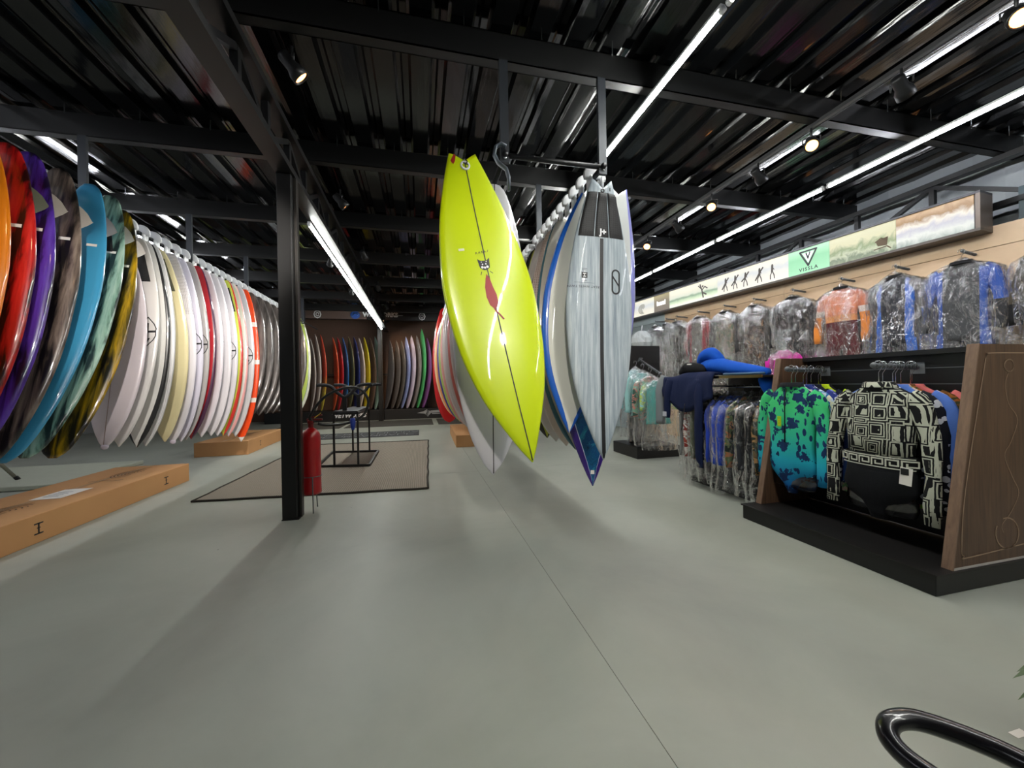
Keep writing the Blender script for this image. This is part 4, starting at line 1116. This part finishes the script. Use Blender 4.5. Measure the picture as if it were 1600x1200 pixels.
def ell(cx, cy, z, a, b, n=20): return [Vector((cx + a * math.cos(2 * math.pi * k / n), cy + b * math.copysign(abs(math.sin(2 * math.pi * k / n)) ** .8, math.sin(2 * math.pi * k / n)), z)) for k in range(n)]
def wrinkle(mb, amp, fr, seed, zs=.6):
    for v in mb.v:
        q = Vector((v.x * fr, v.y * fr, v.z * fr * zs)) + Vector((seed * 3.7, seed * 1.3, seed * 7.1)); n = noise.noise_vector(q); v.x += n.x * amp * .5; v.y += n.y * amp
def torso(kind, L, sh, seed, thin=1.0):
    r = [(0, .066, .052), (-.014, .074, .05), (-.036, .104, .045), (-.066, sh * .74, .048), (-.100, sh * .93, .052), (-.135, sh * .98, .06), (-.20, sh * .93, .072), (-.30, sh * .86, .080), (-.45, sh * .83, .075)]
    if kind == 'suit': r += [(-.58, sh * .86, .075), (-.66, sh * .85, .075), (-.72, sh * .80, .07)]
    elif kind == 'swim': r += [(-.56, sh * .90, .07), (-.63, sh * .84, .06), (-.68, sh * .52, .05), (-.73, sh * .26, .04), (-L, sh * .14, .03)]
    elif kind == 'crop': r = r[:8] + [(-.42, sh * .80, .078)]
    else: r += [(-.55, sh * .84, .075), (-L, sh * .92, .078)]
    mb = MB(); mb.loft([ell(0, 0, z, a, b * thin, 24) for z, a, b in r])
    return mb
def sleeve(mb, sx, sh, L, seed, thin=1.0, spread=.07):
    P = [(sx * sh * .72, 0, -.088), (sx * (sh * .96), 0, -.125), (sx * (sh + .022), -.004, -.23), (sx * (sh + spread), -.014, -.38), (sx * (sh + spread + .004), -.028, -.13 - L)]
    P = smooth_path(P, 3); n = len(P)
    mb.tube(P, [.062 - .026 * i / (n - 1) for i in range(n)], 12, flat=.72 * thin, fdir=(0, 1, 0)); return mb
def garment(name, label, cat, group, loc, rz, kind, m, L=.66, sh=.205, sl=.46, m2=None, bag=0.0, seed=0, thin=1.0, split=True, bagw=.27, collar=None, legs=.62, spread=.035):
    t = torso(kind, L, sh, seed, thin)
    if kind == 'suit':
        for s in (-1, 1):
            P = smooth_path([(s * .085, 0, -.66), (s * .10, 0, -.82), (s * .105, -.005, -1.02), (s * .10, 0, -.70 - legs)], 3); t.tube(P, [.088 - .035 * i / (len(P) - 1) for i in range(len(P))], 12, flat=.7 * thin, fdir=(0, 1, 0))
    if not split:
        for s in (-1, 1): sleeve(t, s, sh, sl, seed, thin, spread)
    wrinkle(t, .022, 9, seed); wrinkle(t, .008, 26, seed + 5, .5)
    o = t.obj(name, m, None, True); o.location = loc; o.rotation_euler = (0, 0, rz); tag(o, label, cat, group)
    if split and sl:
        for s in (-1, 1):
            q = MB(); sleeve(q, s, sh, sl, seed, thin, spread); wrinkle(q, .016, 11, seed + s); q.obj('sleeve', m2 or m, o, True)
    if collar: 
        q = MB(); q.loft([ell(0, 0, -.02, .082, .058), ell(0, 0, .01, .072, .055), ell(0, 0, .012, .062, .045), ell(0, 0, -.02, .06, .04)], cap=False); q.obj('collar', collar, o, True)
    if bag:
        w = bagw; b = bag; R = []
        prof = [(.045, .02, .015), (.02, .05, .03), (-.01, .11, .05), (-.05, .19, .065), (-.10, w * .92, .085), (-.2, w, .095)] + [(-.2 - (b - .2) * k / 9, w * (1 + .03 * math.sin(k * 1.7 + seed)), .095 - .012 * math.cos(k + seed)) for k in range(1, 10)]
        q = MB(); pr2 = []
        for i_ in range(len(prof) - 1):
            for f_ in (0, .5): pr2.append(tuple(prof[i_][j_] * (1 - f_) + prof[i_ + 1][j_] * f_ for j_ in range(3)))
        pr2.append(prof[-1])
        q.loft([ell(0, -.005, z, a, c * max(thin, .78), 60) for z, a, c in pr2], cap=False); wrinkle(q, .030, 7, seed + 3, .4); wrinkle(q, .016, 30, seed + 9, .16)
        q.obj('plastic_bag', M_bag, o, True, fix=False)
    return o
def hanger(loc, rz, label, group, drop=.10):
    """hook curves over an arm 'drop' above the collar"""
    mb = MB(); r = .022
    P = [(0, 0, -.03), (0, 0, drop - .045), (.016, 0, drop - .02)] + [(r * math.cos(a), 0, drop + .003 + r * math.sin(a)) for a in np.linspace(-.4, 3.6, 9)]
    mb.tube(P, .0022, 5); mb.tube(smooth_path([(-.17, 0, -.075), (-.08, 0, -.045), (0, 0, -.03), (.08, 0, -.045), (.17, 0, -.075)], 3), .006, 6)
    o = mb.obj('clothes_hanger', M_chrome, None, True); o.location = loc; o.rotation_euler = (0, 0, rz); return tag(o, label, 'hanger', group)
def faceout(loc, rz, L, label, group, rings=12, r=.011, plate=(.07, .008, .07)):
    """arm sticking out along local -y from a back plate"""
    o = thing('faceout_bracket', label, 'bracket', loc, rz, group)
    MB().tube([(0, 0, 0), (0, -L, .012)], r, 10).obj('bar', M_grey, o, True)
    MB().box((0, .0, -.005), plate).obj('back_plate', mat('#8c9296', .35, .5), o)
    MB().lathe([(r * 1.2, -.012), (r * 1.6, 0), (r * 1.2, .012)], c=(0, -L - .004, .014), n=10, m=Matrix(((1, 0, 0), (0, 0, -1), (0, 1, 0)))).obj('end_knob', M_grey, o, True)
    w = MB()
    for k in range(rings): w.tube([(1.35 * r * math.cos(a), -L * (k + .7) / rings, .011 * (k + .7) / rings + 1.35 * r * math.sin(a)) for a in np.linspace(0, 2 * math.pi, 9)[:-1]], .0028, 4, closed=True)
    tag(w.obj('notch_rings', M_grey, o, True), kind='stuff'); return o

# wetsuits on the wall: arm position along wall, suits front to back
BK, CH, GR = '#17181b', '#2c2d31', '#4a4c50'
WALL = [
    (-.48, 'black and taupe wetsuit in a bag at the right edge', [(cloth('block', '#4b463c', BK, '.45'), None)]),
    (.08, 'charcoal wetsuit with blue shoulders in a crinkled bag', [(cloth('sides', '#43474b', '#2e57b0', '.115'), cloth('block', '#2e57b0', CH, '.38')), (cloth('plain', '#1d2c66'), None), (cloth('plain', BK), None)]),
    (.56, 'dark wetsuit with bright blue sides in a bag', [(cloth('sides', '#20242f', '#2b66c8', '.10'), cloth('plain', '#55585c')), (cloth('plain', GR), None), (cloth('plain', BK), None)]),
    (1.05, 'orange topped wetsuit with maroon body in a bag', [(cloth('block', '#d98a68', '#5a1c22', '.36', '#d8935a'), cloth('block', '#cf7a58', '#e08a3c', '.28', '#d0c4bc')), (cloth('plain', BK), None)]),
    (1.60, 'black wetsuit with twisted torso in a bag', [(cloth('camo', BK, '#2c2c2e', '#3b3a39'), cloth('plain', '#26262a')), (cloth('plain', '#3a3532'), None), (cloth('plain', BK), None)]),
    (2.14, 'brown-grey wetsuit with orange glints in a bag', [(cloth('camo', '#4a4038', '#2b2827', '#7a5b40'), cloth('plain', '#3a3836')), (cloth('plain', GR), None), (cloth('plain', CH), None)]),  # orange glints are painted into the cloth colours
    (2.63, 'pale printed wetsuit in a bag beside the maroon one', [(cloth('camo', '#6a6862', '#8c7a66', '#4b6a50'), cloth('plain', '#3a3a3c')), (cloth('plain', CH), None), (cloth('plain', BK), None)]),
    (3.14, 'grey wetsuit with dull red sides in a bag', [(cloth('sides', '#6a6660', '#8c3c42', '.10'), cloth('plain', '#9a4a4e')), (cloth('plain', '#2a1a1e'), None), (cloth('plain', BK), None)]),
    (3.62, 'dark grey wetsuit far along the wall in a bag', [(cloth('plain', '#3a3937'), cloth('plain', '#4a4845')), (cloth('plain', BK), None), (cloth('plain', CH), None)]),
    (3.88, 'silvery grey wetsuit far along the wall in a bag', [(cloth('plain', '#5a5856'), cloth('plain', '#6a6a70')), (cloth('plain', BK), None), (cloth('plain', BK), None)]),
    (4.16, 'brown-black wetsuit near the far end of the wall', [(cloth('plain', '#2c2824'), cloth('plain', '#4b443e')), (cloth('plain', CH), None)]),
    (5.3, 'black wetsuit at the very far end of the wall', [(cloth('plain', '#232120'), None), (cloth('plain', CH), None)]),
]
for i, (s, lb, suits) in enumerate(WALL):
    an = ['first', 'second', 'third', 'fourth', 'fifth', 'sixth', 'seventh', 'eighth', 'ninth', 'tenth', 'eleventh', 'twelfth', 'thirteenth'][i]
    faceout(wp(s, -.205, 2.19), RZW, .24, '%s metal arm from the near end of the wetsuit wall' % an, 'arms on the wetsuit wall', 8, .009)
    for k, (m, m2) in enumerate(suits):
        o_ = .055 - .068 * k
        p = wp(s, o_, 2.095)
        lab = lb if k == 0 else ('second' if k == 1 else 'third') + ' bagged wetsuit hanging behind the %s' % lb.replace(' in a bag', '').replace(' in a crinkled bag', '')
        garment('wetsuit', lab, 'wetsuit', 'wetsuits hanging on the wall', p, RZW + (.1 * math.sin(i * 2.1 + k)), 'suit', m, sh=.185, sl=.5, m2=m2, bag=1.42, seed=i * 3 + k, thin=.62, split=(k == 0), collar=cloth('plain', BK) if k == 0 else None, bagw=.285, spread=.05)
        if k == 0: hanger(p, RZW, 'metal hanger on the %s wall arm' % an, 'hangers on the wetsuit wall', .10)
# magenta swimsuit hanging lower
p = wp(1.66, .14, 1.42)
garment('swimsuit', 'magenta swimsuit in a clear bag hanging low by the brown panel', 'swimsuit', None, p, RZW, 'shirt', cloth('plain', '#c4289a'), L=.6, sh=.17, sl=0, bag=.85, seed=40, thin=.6, split=False, bagw=.21)
faceout(wp(1.62, -.205, 1.52), RZW, .34, 'short lower metal arm holding the magenta swimsuit', None, 8, .009)
tag(wbox(MB(), 1.02, 1.32, -.195, -.17, .9, 1.40).obj('grey_card', mat('#7d868a', .35)), 'plain grey board on the wall behind the black slatwall top', 'board')

# crumpled pale plastic bundle above the far stand
bu = MB(); bu.lathe([(.02, .20), (.09, .18), (.17, .12), (.21, .04), (.22, -.05), (.19, -.13), (.13, -.19), (.03, -.22)], n=28); wrinkle(bu, .07, 7, 21, 1.0); wrinkle(bu, .03, 19, 5, 1.0)
bo_ = bu.obj('plastic_bundle', None, None, False); bo_.location = wp(4.45, .16, 1.86); bo_.scale = (1, 1, 1)
t = NT('crumpled_plastic'); t.p(Base_Color=lin('#d6dcdc'), Roughness=.25, Alpha=.8, Coat_Weight=.5); bo_.data.materials.append(t.m)
tag(bo_, 'crumpled pale plastic bundle hanging on the wall above the far black stand', 'bundle')
MB().tube([(0, 0, .18), (.02, 0, .30)], .01, 6).obj('tie', M_white, bo_, True)

# ------------------------------------------------------------------ near gondola with walnut end panels
GY0, GY1, GXC = 1.36, 2.36, 2.95
gd = thing('display_gondola', 'black slatwall gondola with slanted walnut end panels and low black base', 'display unit', (GXC, 1.86, 0))
M_slat = mat('#101112', .38, coat=.2, name='black_slat')
def gl_(x, y, z): return Vector((x - GXC, y - 1.86, z))
def gspan(a, b, **k): return MB().span(gl_(*a), gl_(*b), **k)
bs = gspan((2.36, 1.30, 0), (3.56, 2.42, .10), bev=.006).obj('base', M_black, gd)
gspan((2.352, 1.292, .098), (3.57, 2.43, .106)).obj('base_top', mat('#161414', .5), gd)
def end_panel(y0, y1):
    m = MB(); poly = [(2.485, .107), (3.415, .107), (3.215, 1.205), (2.695, 1.205)]
    m.prism(poly, lambda a, b, t: gl_(a, t, b), y0, y1); return m.obj('end_panel', M_walnut, gd)
pA = end_panel(1.305, 1.345); pB = end_panel(2.375, 2.415)
for pnl, y0, y1 in ((pA, 1.303, 1.347), (pB, 2.373, 2.417)):
    m = MB(); m.prism([(2.480, .107), (2.488, .107), (2.698, 1.207), (2.690, 1.207)], lambda a, b, t: gl_(a, t, b), y0, y1); m.obj('edge_band', M_walnut_edge, pnl)
# routed lines on the near end panel
yf = 1.3035; M_rout = mat('#b59a80', .6, name='routed_line')
def rout(pts, w, m=M_rout, closed=False):
    v, f = stroke(pts, w, .03, closed); return link('routed_line', newmesh('routed_line', [gl_(q[0], yf, q[1]) for q in v], f, [m]), pA)
rout(smooth_path([(3.37, .20, 0), (2.62, .16, 0), (2.56, .17, 0), (2.545, .22, 0), (2.58, .5, 0), (2.73, 1.10, 0), (2.745, 1.145, 0), (2.78, 1.16, 0), (3.15, 1.16, 0)], 6), .006)
def P2(px, py): q = at(px, py, Y=yf); return (q.x, q.z)
rout([P2(1577 + 7.5 * math.cos(a), 571 + 9.5 * math.sin(a)) for a in np.linspace(1.4, 7.4, 16)], .006)
rout([P2(1574 + 18 * math.cos(a), 833 + 24 * math.sin(a)) for a in np.linspace(-1.9, 3.6, 20)], .007)
pw = [(1577, 580), (1571, 600), (1576, 630), (1590, 655), (1580, 690), (1570, 712), (1582, 745), (1592, 770), (1580, 800), (1566, 820), (1568, 832)]
rout([(q.x, q.y) for q in smooth_path([P2(*q) + (0,) for q in pw], 5)], .0035)
gspan((2.49, 1.303, .1065), (3.41, 1.3045, .118)).obj('white_strip', mat('#cfc9c2', .5), gd)
# slats
z = .107
heights = [.42, .42, .075, .075, .095]
edges = [.112, .30, .50, .70, .88, 1.005, 1.10, 1.205]
for a, b in zip(edges[:-1], edges[1:]): gspan((2.945, 1.345, a + .004), (2.975, 2.375, b - .004)).obj('slat', M_slat, gd)
gspan((2.957, 1.346, .112), (2.963, 2.374, 1.2)).obj('groove_back', mat('#4e5050', .4, .4), gd)
for zz in edges[1:-1]: gspan((2.9435, 1.346, zz - .004), (2.958, 2.374, zz + .001)).obj('metal_insert', M_grey, gd)
gspan((2.90, 1.345, 1.178), (3.0, 2.375, 1.207)).obj('top_cap', M_black, gd)

R9 = -math.pi / 2
faceout((2.943, 2.235, 1.105), R9, .35, 'grey notched metal arm above the green floral swimsuit', 'gondola display arms', 12, .012)
faceout((2.943, 1.690, 1.105), R9, .35, 'grey notched metal arm above the black patterned swimsuit', 'gondola display arms', 12, .012)
M_neck = cloth('plain', '#12161c')
def clothes(y, items, arm, grp, sleeves=.5):
    for k, (name, lb, m, kw) in enumerate(items):
        p = (2.625 + .047 * k, y + .012 * math.sin(k * 2.2), 1.005 + (.0 if k else .005))
        kw = dict(kw); o = garment(name, lb, 'swimwear', grp, p, R9 + .06 * math.sin(k * 1.9), kw.pop('kind', 'shirt'), m, split=True, collar=kw.pop('collar', None), seed=60 + k * 2 + int(y * 10), thin=kw.pop('thin', .42), **kw)
        hanger(p, R9, '%s chrome hanger hook from the aisle above the %s' % (ORD[k], arm), 'hangers above the %s' % arm, .112)
        if k == 0: front = o
    return front
g1 = clothes(2.235, [
    ('swimsuit', 'green to blue long-sleeved swimsuit with dark navy flower print', cloth('floral'), dict(kind='swim', L=.79, sh=.20, sl=.56, collar=M_neck, thin=.8, spread=.03)),
    ('swim_shirt', 'light blue and white printed swim shirt directly behind the green swimsuit', cloth('camo', '#c9d6e6', '#2f7ab8', '#e6e2c8'), dict(L=.66, sh=.21, sl=.55)),
    ('swim_shirt', 'navy and white flower swim shirt behind the green swimsuit', cloth('spots', '#2a3a86', '#d9dcea'), dict(L=.66, sh=.21, sl=.54)),
    ('swim_shirt', 'lilac and blue leaf printed swim shirt behind the green swimsuit', cloth('camo', '#8d8fd0', '#24306e', '#c9cae6'), dict(L=.64, sh=.21, sl=.52)),
    ('swim_shirt', 'dark navy swim shirt near the back of the green swimsuit arm', cloth('plain', '#161c33'), dict(L=.64, sh=.21, sl=.5)),
    ('swim_shirt', 'neon yellow and black swim shirt at the back of the green swimsuit arm', cloth('spots', '#c2e01e', '#15181c'), dict(L=.62, sh=.215, sl=.5)),
    ('swim_shirt', 'black swim shirt against the slatwall behind the green swimsuit', cloth('plain', '#17171c'), dict(L=.62, sh=.21, sl=.5)),
], 'green swimsuit', 'swim shirts behind the green floral swimsuit')
g2 = clothes(1.690, [
    ('swimsuit', 'black and cream tribal print crop swim top over black bottoms', cloth('tapa'), dict(kind='crop', L=.42, sh=.20, sl=.62, collar=cloth('tapa'), thin=.85, spread=.045)),
    ('swim_shirt', 'navy and white floral swim shirt directly behind the tribal print top', cloth('spots', '#10131f', '#c9ccd6'), dict(L=.66, sh=.215, sl=.56)),
    ('swim_shirt', 'periwinkle blue swim shirt behind the tribal print top', cloth('plain', '#5b82d8'), dict(L=.62, sh=.235, sl=.50)),
    ('swim_shirt', 'pale pink and green leaf swim shirt behind the tribal print top', cloth('camo', '#d9bcb4', '#7fae7c', '#e6cfc8'), dict(L=.68, sh=.225, sl=.58)),
    ('swim_shirt', 'brown and orange tropical swim shirt behind the tribal print top', cloth('camo', '#7a5228', '#b06a2a', '#4a4a2a'), dict(L=.66, sh=.225, sl=.55)),
    ('swim_shirt', 'coral pink swim shirt behind the tribal print top', cloth('plain', '#e87a78'), dict(L=.56, sh=.23, sl=.45)),
    ('swim_shirt', 'black swim shirt with magenta and lime flowers by the wooden panel', cloth('camo', '#121214', '#a02a5e', '#6aa02a'), dict(L=.74, sh=.23, sl=.6)),
], 'tribal print top', 'swim shirts behind the tribal print top')
# lower part, band, tags and body form of the two front pieces
q = MB(); q.loft([ell(0, 0, -.405, .172, .07, 24), ell(0, 0, -.42, .182, .074, 24), ell(0, 0, -.47, .182, .074, 24), ell(0, 0, -.475, .176, .07, 24)], cap=False); bnd = q.obj('waist_band', cloth('plain', '#121314'), g2, True)
L = []
for k in range(6):
    x = -.165 + .066 * k; L.append(stroke([(x - .026, -.02), (x - .026, .018), (x + .026, .018), (x + .026, -.012), (x - .008, -.012), (x - .008, .004)], .008, .01))
L += [stroke([(-.18, .030), (.18, .030)], .006, .01), stroke([(-.18, -.030), (.18, -.030)], .006, .01)]
v, f = join2(*L)
def onband(x, z): c = max(-.99, min(.99, x / .186)); return Vector((x, -.078 * (1 - c * c) ** .4, -.445 + z))
link('meander_print', newmesh('meander_print', [onband(*p) for p in v], f, [cloth('plain', '#cfd0c0')]), bnd)
q = MB(); q.loft([ell(0, 0, z, a, b, 24) for z, a, b in ((-.455, .172, .066), (-.52, .178, .07), (-.60, .188, .07), (-.66, .150, .06), (-.70, .085, .05), (-.75, .055, .04), (-.79, .045, .03))]); wrinkle(q, .016, 12, 5)
q.obj('lower_panel', cloth('plain', '#0d0f14'), g2, True)
for gx in (g1, g2):
    q = MB(); q.loft([ell(0, .0, z, a, b, 20) for z, a, b in ((-.61, .15, .026), (-.65, .178, .032), (-.70, .185, .034), (-.745, .165, .03), (-.76, .11, .02))]); q.obj('body_form', M_smoky, gx, True)
tg = MB(); tg.box((0, 0, 0), (.055, .002, .095), m=Matrix.Rotation(.08, 3, 'Y')); tg.v = [v + Vector((.175, -.088, -.50)) for v in tg.v]; to = tg.obj('hang_tag', M_label, g2)
tk = MB(); tk.box((.171, -.0905, -.475), (.036, .001, .035)); tk.obj('tag_print', M_ink, to)
tg = MB(); tg.box((-.03, -.082, -.27), (.03, .002, .075)); to = tg.obj('hang_tag', mat('#a6e01e', .5), g1)
tk = MB()
for k in range(4): tk.box((-.03, -.0835, -.295 + .012 * k), (.022, .001, .005))
tag(tk.obj('tag_print', mat('#e8d21a', .5), to), kind='stuff')
zp = MB(); zp.tube([(0, -.048, -.03), (.0, -.066, -.12), (.004, -.072, -.25), (.0, -.070, -.42)], .004, 6); zp.obj('zip', M_neck, g1, True)
bl = MB(); bl.box((0, 0, 0), (.10, .05, .012)); 

# ------------------------------------------------------------------ middle unit: shelf with a rail of bagged shirts under it
mu = thing('clothing_rail_unit', 'dark clothing rail unit with metal edged shelf beyond the walnut gondola', 'display unit', (2.9, 2.98, 0))
def ml(x, y, z): return Vector((x - 2.9, y - 2.98, z))
def mspan(a, b, **k): return MB().span(ml(*a), ml(*b), **k)
mspan((2.62, 2.47, 1.065), (3.25, 3.42, 1.083), bev=.003).obj('shelf', M_black, mu)
mspan((2.606, 2.47, 1.062), (2.62, 3.42, 1.086)).obj('metal_edge', mat('#b9a878', .2, 1.0, name='brass_edge'), mu)
mspan((3.18, 2.47, .05), (3.25, 3.42, 1.065)).obj('back_panel', M_slat, mu)
mspan((2.75, 2.47, 0), (3.30, 3.50, .05)).obj('base', M_black, mu)
for y in (2.50, 3.39): MB().tube([ml(2.86, y, 1.065), ml(2.86, y, .985)], .01, 8).obj('rail_bracket', M_chrome, mu)
MB().tube([ml(2.86, 2.47, .985), ml(2.86, 3.60, .985)], .011, 10).obj('rail', M_chrome, mu, True)
mid = [('camouflage print swim shirt in a clear bag nearest the green swimsuit', cloth('camo', '#6a5a40', '#2e3328', '#a07a50')), ('black swim shirt in a clear bag second in the middle rail', cloth('plain', '#1c1d20')), ('charcoal swim shirt in a clear bag third in the middle rail', cloth('plain', '#2f3136')),
       ('tropical print swim shirt in a clear bag fourth in the middle rail', cloth('camo', '#1f2a26', '#5a6a48', '#a06a48')), ('royal blue swim shirt with orange accents in a clear bag', cloth('camo', '#2446b8', '#2446b8', '#2a50c4')), ('bright blue swim shirt in a clear bag beside the orange accented one', cloth('plain', '#2f55d0')),
       ('mid blue swim shirt in a clear bag under the hanging navy sleeve', cloth('plain', '#2a48b4')), ('black and white flower shirt in a clear bag on the middle rail', cloth('spots', '#16181c', '#c6c8cc')), ('olive swim shirt in a clear bag on the middle rail', cloth('plain', '#5d6450')), ('red and white printed swim shirt in a bag by the far rail end', cloth('camo', '#a0483c', '#d9d0ca', '#8c3a34')),
       ('grey swim shirt in a clear bag behind the red and white one', cloth('plain', '#7d7f80'))]
for k, (lb, m) in enumerate(mid):
    p = (2.83, 2.52 + .09 * k, .90)
    o = garment('swim_shirt', lb, 'shirt', 'bagged shirts on the middle rail', p, .08 * math.sin(k * 1.3) - .05, 'shirt', m, L=.60 + .05 * math.sin(k * 2.3), sh=.19, sl=.48, bag=.84 + .04 * math.sin(k * 1.7), seed=90 + k, thin=.5, split=(k < 2), bagw=.265)
    hanger(p, 0, '%s wire hanger hook from the near end of the middle rail' % ORD[k], 'hangers on the middle rail', .085)
# navy wetsuit draped over the far end of the shelf, sleeves hanging down
M_navy = cloth('plain', '#101d42')
nv = MB(); vs = []; nx, ny = 16, 14
for j in range(ny + 1):
    for i in range(nx + 1):
        u = i / nx; v_ = j / ny
        y = 2.95 + .70 * u
        if v_ < .45: x = 2.98 - .40 * v_ / .45; z = 1.115 + .02 * math.sin(u * 5)
        else:
            t = (v_ - .45) / .55; x = 2.575 - .03 * math.sin(t * 2); z = 1.11 - .30 * t * (1 - .25 * math.cos(u * 6.0))
        n_ = noise.noise(Vector((u * 4, v_ * 4, 3))); vs.append((x - n_ * .02, y, z + n_ * .015))
fs = [[j * (nx + 1) + i, j * (nx + 1) + i + 1, (j + 1) * (nx + 1) + i + 1, (j + 1) * (nx + 1) + i] for j in range(ny) for i in range(nx)]
nv.add(vs, fs); no = nv.obj('draped_jacket', M_navy, None, True); sm_ = no.modifiers.new('thick', 'SOLIDIFY'); sm_.thickness = .022
tag(no, 'navy blue wetsuit jacket draped over the shelf end with sleeves hanging', 'wetsuit')
q = MB(); q.tube(smooth_path([(2.58, 3.10, 1.06), (2.55, 3.11, .80), (2.565, 3.13, .50), (2.59, 3.15, .22)], 6), [.058 - .0012 * i for i in range(19)], 12, flat=.55, fdir=(1, 0, 0)); wrinkle(q, .018, 10, 2); q.obj('sleeve', M_navy, no, True)
q = MB(); q.tube(smooth_path([(2.58, 3.54, 1.06), (2.55, 3.57, .90), (2.55, 3.58, .66)], 6), [.062 - .0018 * i for i in range(13)], 12, flat=.55, fdir=(1, 0, 0)); wrinkle(q, .018, 10, 4); sl_ = q.obj('sleeve', M_navy, no, True)
MB().box((2.514, 3.575, .70), (.004, .06, .05)).obj('cuff_logo', mat('#c9ccd4', .5), sl_)
MB().tube(smooth_path([(2.55, 3.30, .82), (2.53, 3.31, .62), (2.54, 3.35, .55)], 5), .004, 6).obj('zip_cord', M_black, no, True)
# grey sleeve beside it
q = MB(); q.tube(smooth_path([(2.62, 3.70, 1.10), (2.57, 3.72, .95), (2.56, 3.72, .58)], 6), .06, 12, flat=.5, fdir=(1, 0, 0)); wrinkle(q, .018, 9, 6); tag(q.obj('grey_wetsuit', cloth('plain', '#7f8488'), None, True), 'light grey wetsuit sleeve hanging behind the navy jacket', 'wetsuit')
# blue wetsuit rolled on the shelf
M_blue = cloth('plain', '#0b57c4')
q = MB(); P = smooth_path([(2.78, 3.34, 1.16), (2.76, 3.20, 1.185), (2.74, 3.05, 1.18), (2.72, 2.85, 1.15), (2.71, 2.66, 1.125), (2.71, 2.50, 1.105)], 4)
q.tube(P, [.030 + .065 * math.sin(min(1, .15 + i / 9) * 1.57) - .0042 * max(0, i - 7) for i in range(len(P))], 14, flat=.85); wrinkle(q, .02, 7, 3); bo = q.obj('folded_wetsuit', M_blue, None, True)
tag(bo, 'bright blue wetsuit folded on the shelf above the bagged shirts', 'wetsuit')
q = MB(); q.tube(smooth_path([(2.75, 3.30, 1.20), (2.735, 3.22, 1.285), (2.735, 3.11, 1.295), (2.74, 3.02, 1.22)], 5), [.035 + .03 * math.sin(i / 15 * 3.14) for i in range(16)], 12, flat=1.0); wrinkle(q, .02, 9, 8); q.obj('folded_sleeve', M_blue, bo, True)
q = MB(); q.tube(smooth_path([(2.64, 2.88, 1.10), (2.635, 2.7, 1.098), (2.64, 2.48, 1.098)], 5), [.018] * 11, 8, flat=.6); q.obj('grey_piping', cloth('plain', '#4b6a8c'), bo, True)
q = MB(); q.tube(smooth_path([(2.72, 3.55, 1.13), (2.66, 3.40, 1.17), (2.65, 3.25, 1.165), (2.68, 3.14, 1.14)], 5), [.035 + .025 * math.sin(i / 15 * 3.14) for i in range(16)], 12); wrinkle(q, .02, 9, 11); bk_ = q.obj('black_wetsuit', cloth('plain', '#131419'), None, True); tag(bk_, 'black rolled wetsuit bundle beside the blue wetsuit on the shelf', 'wetsuit')
MB().box((2.612, 3.30, 1.205), (.012, .055, .02)).obj('white_patch', M_label, bk_)
q = MB(); q.tube(smooth_path([(2.74, 2.56, 1.055), (2.73, 2.53, 1.0), (2.74, 2.52, .93)], 5), [.05, .055, .06, .06, .06, .06, .055, .05, .045, .04, .03], 12, flat=.5); tag(q.obj('blue_leg', M_blue, None, True), 'blue wetsuit leg end drooping below the shelf by the green swimsuit', 'wetsuit')

# ------------------------------------------------------------------ far unit with teal shirts
fu = thing('display_stand', 'tall black display stand with teal rash shirts beyond the middle rail', 'display unit', (3.15, 4.95, 0))
def fl(x, y, z): return Vector((x - 3.15, y - 4.95, z))
MB().span(fl(2.82, 4.62, 0), fl(3.48, 5.28, .16), bev=.006).obj('base', M_black, fu)
for za, zb in ((.17, .45), (.455, .74), (.745, 1.03), (1.035, 1.32), (1.325, 1.56)): MB().span(fl(2.90, 4.93, za), fl(3.40, 4.97, zb)).obj('slat', M_slat, fu)
MB().span(fl(2.92, 4.94, .16), fl(3.38, 4.96, 1.55)).obj('spine', M_black, fu)
tilt = faceout((3.08, 4.925, 1.36), 0.0, .42, 'sloping grey display arm holding the teal rash shirts', None, 12, .012)
tilt.rotation_euler = (.55, 0, .22)
teal = [('teal short-sleeved rash shirt with white price tag on the far stand', cloth('block', '#5cb0a8', '#5cb0a8', '.3')), ('floral green and pink rash shirt behind the teal one', cloth('camo', '#7fae98', '#d08a80', '#3a5a50')), ('pale aqua rash shirt behind the floral one', cloth('plain', '#9fd0d0')), ('light teal rash shirt at the back of the far stand', cloth('plain', '#8cc4c6'))]
for k, (lb, m) in enumerate(teal):
    p = (3.07 - .055 * k, 4.50 + .09 * k, 1.06 + .05 * k)
    o = garment('rash_shirt', lb, 'shirt', 'rash shirts on the far stand', p, -.12, 'shirt', m, L=.58, sh=.19, sl=.22 if k == 0 else .4, bag=.92, seed=120 + k, thin=.6, split=True, bagw=.24, m2=cloth('camo', '#7fae98', '#b8d060', '#9fd0d0') if k == 0 else None)
    if k == 0:
        q = MB(); q.box((0, -.072, -.11), (.07, .003, .07), m=Matrix.Rotation(.785, 3, 'Y')); q.v = [v + Vector((0, -.075, -.11)) - Vector((0, -.072, -.11)) for v in q.v]; q.obj('dark_label', M_ink, o)
        MB().box((.01, -.085, -.22), (.05, .002, .12)).obj('hang_tag', M_label, o)
    hanger(p, 0, '%s hanger hook from the front on the far stand' % ORD[k], 'hangers on the far stand', .10)
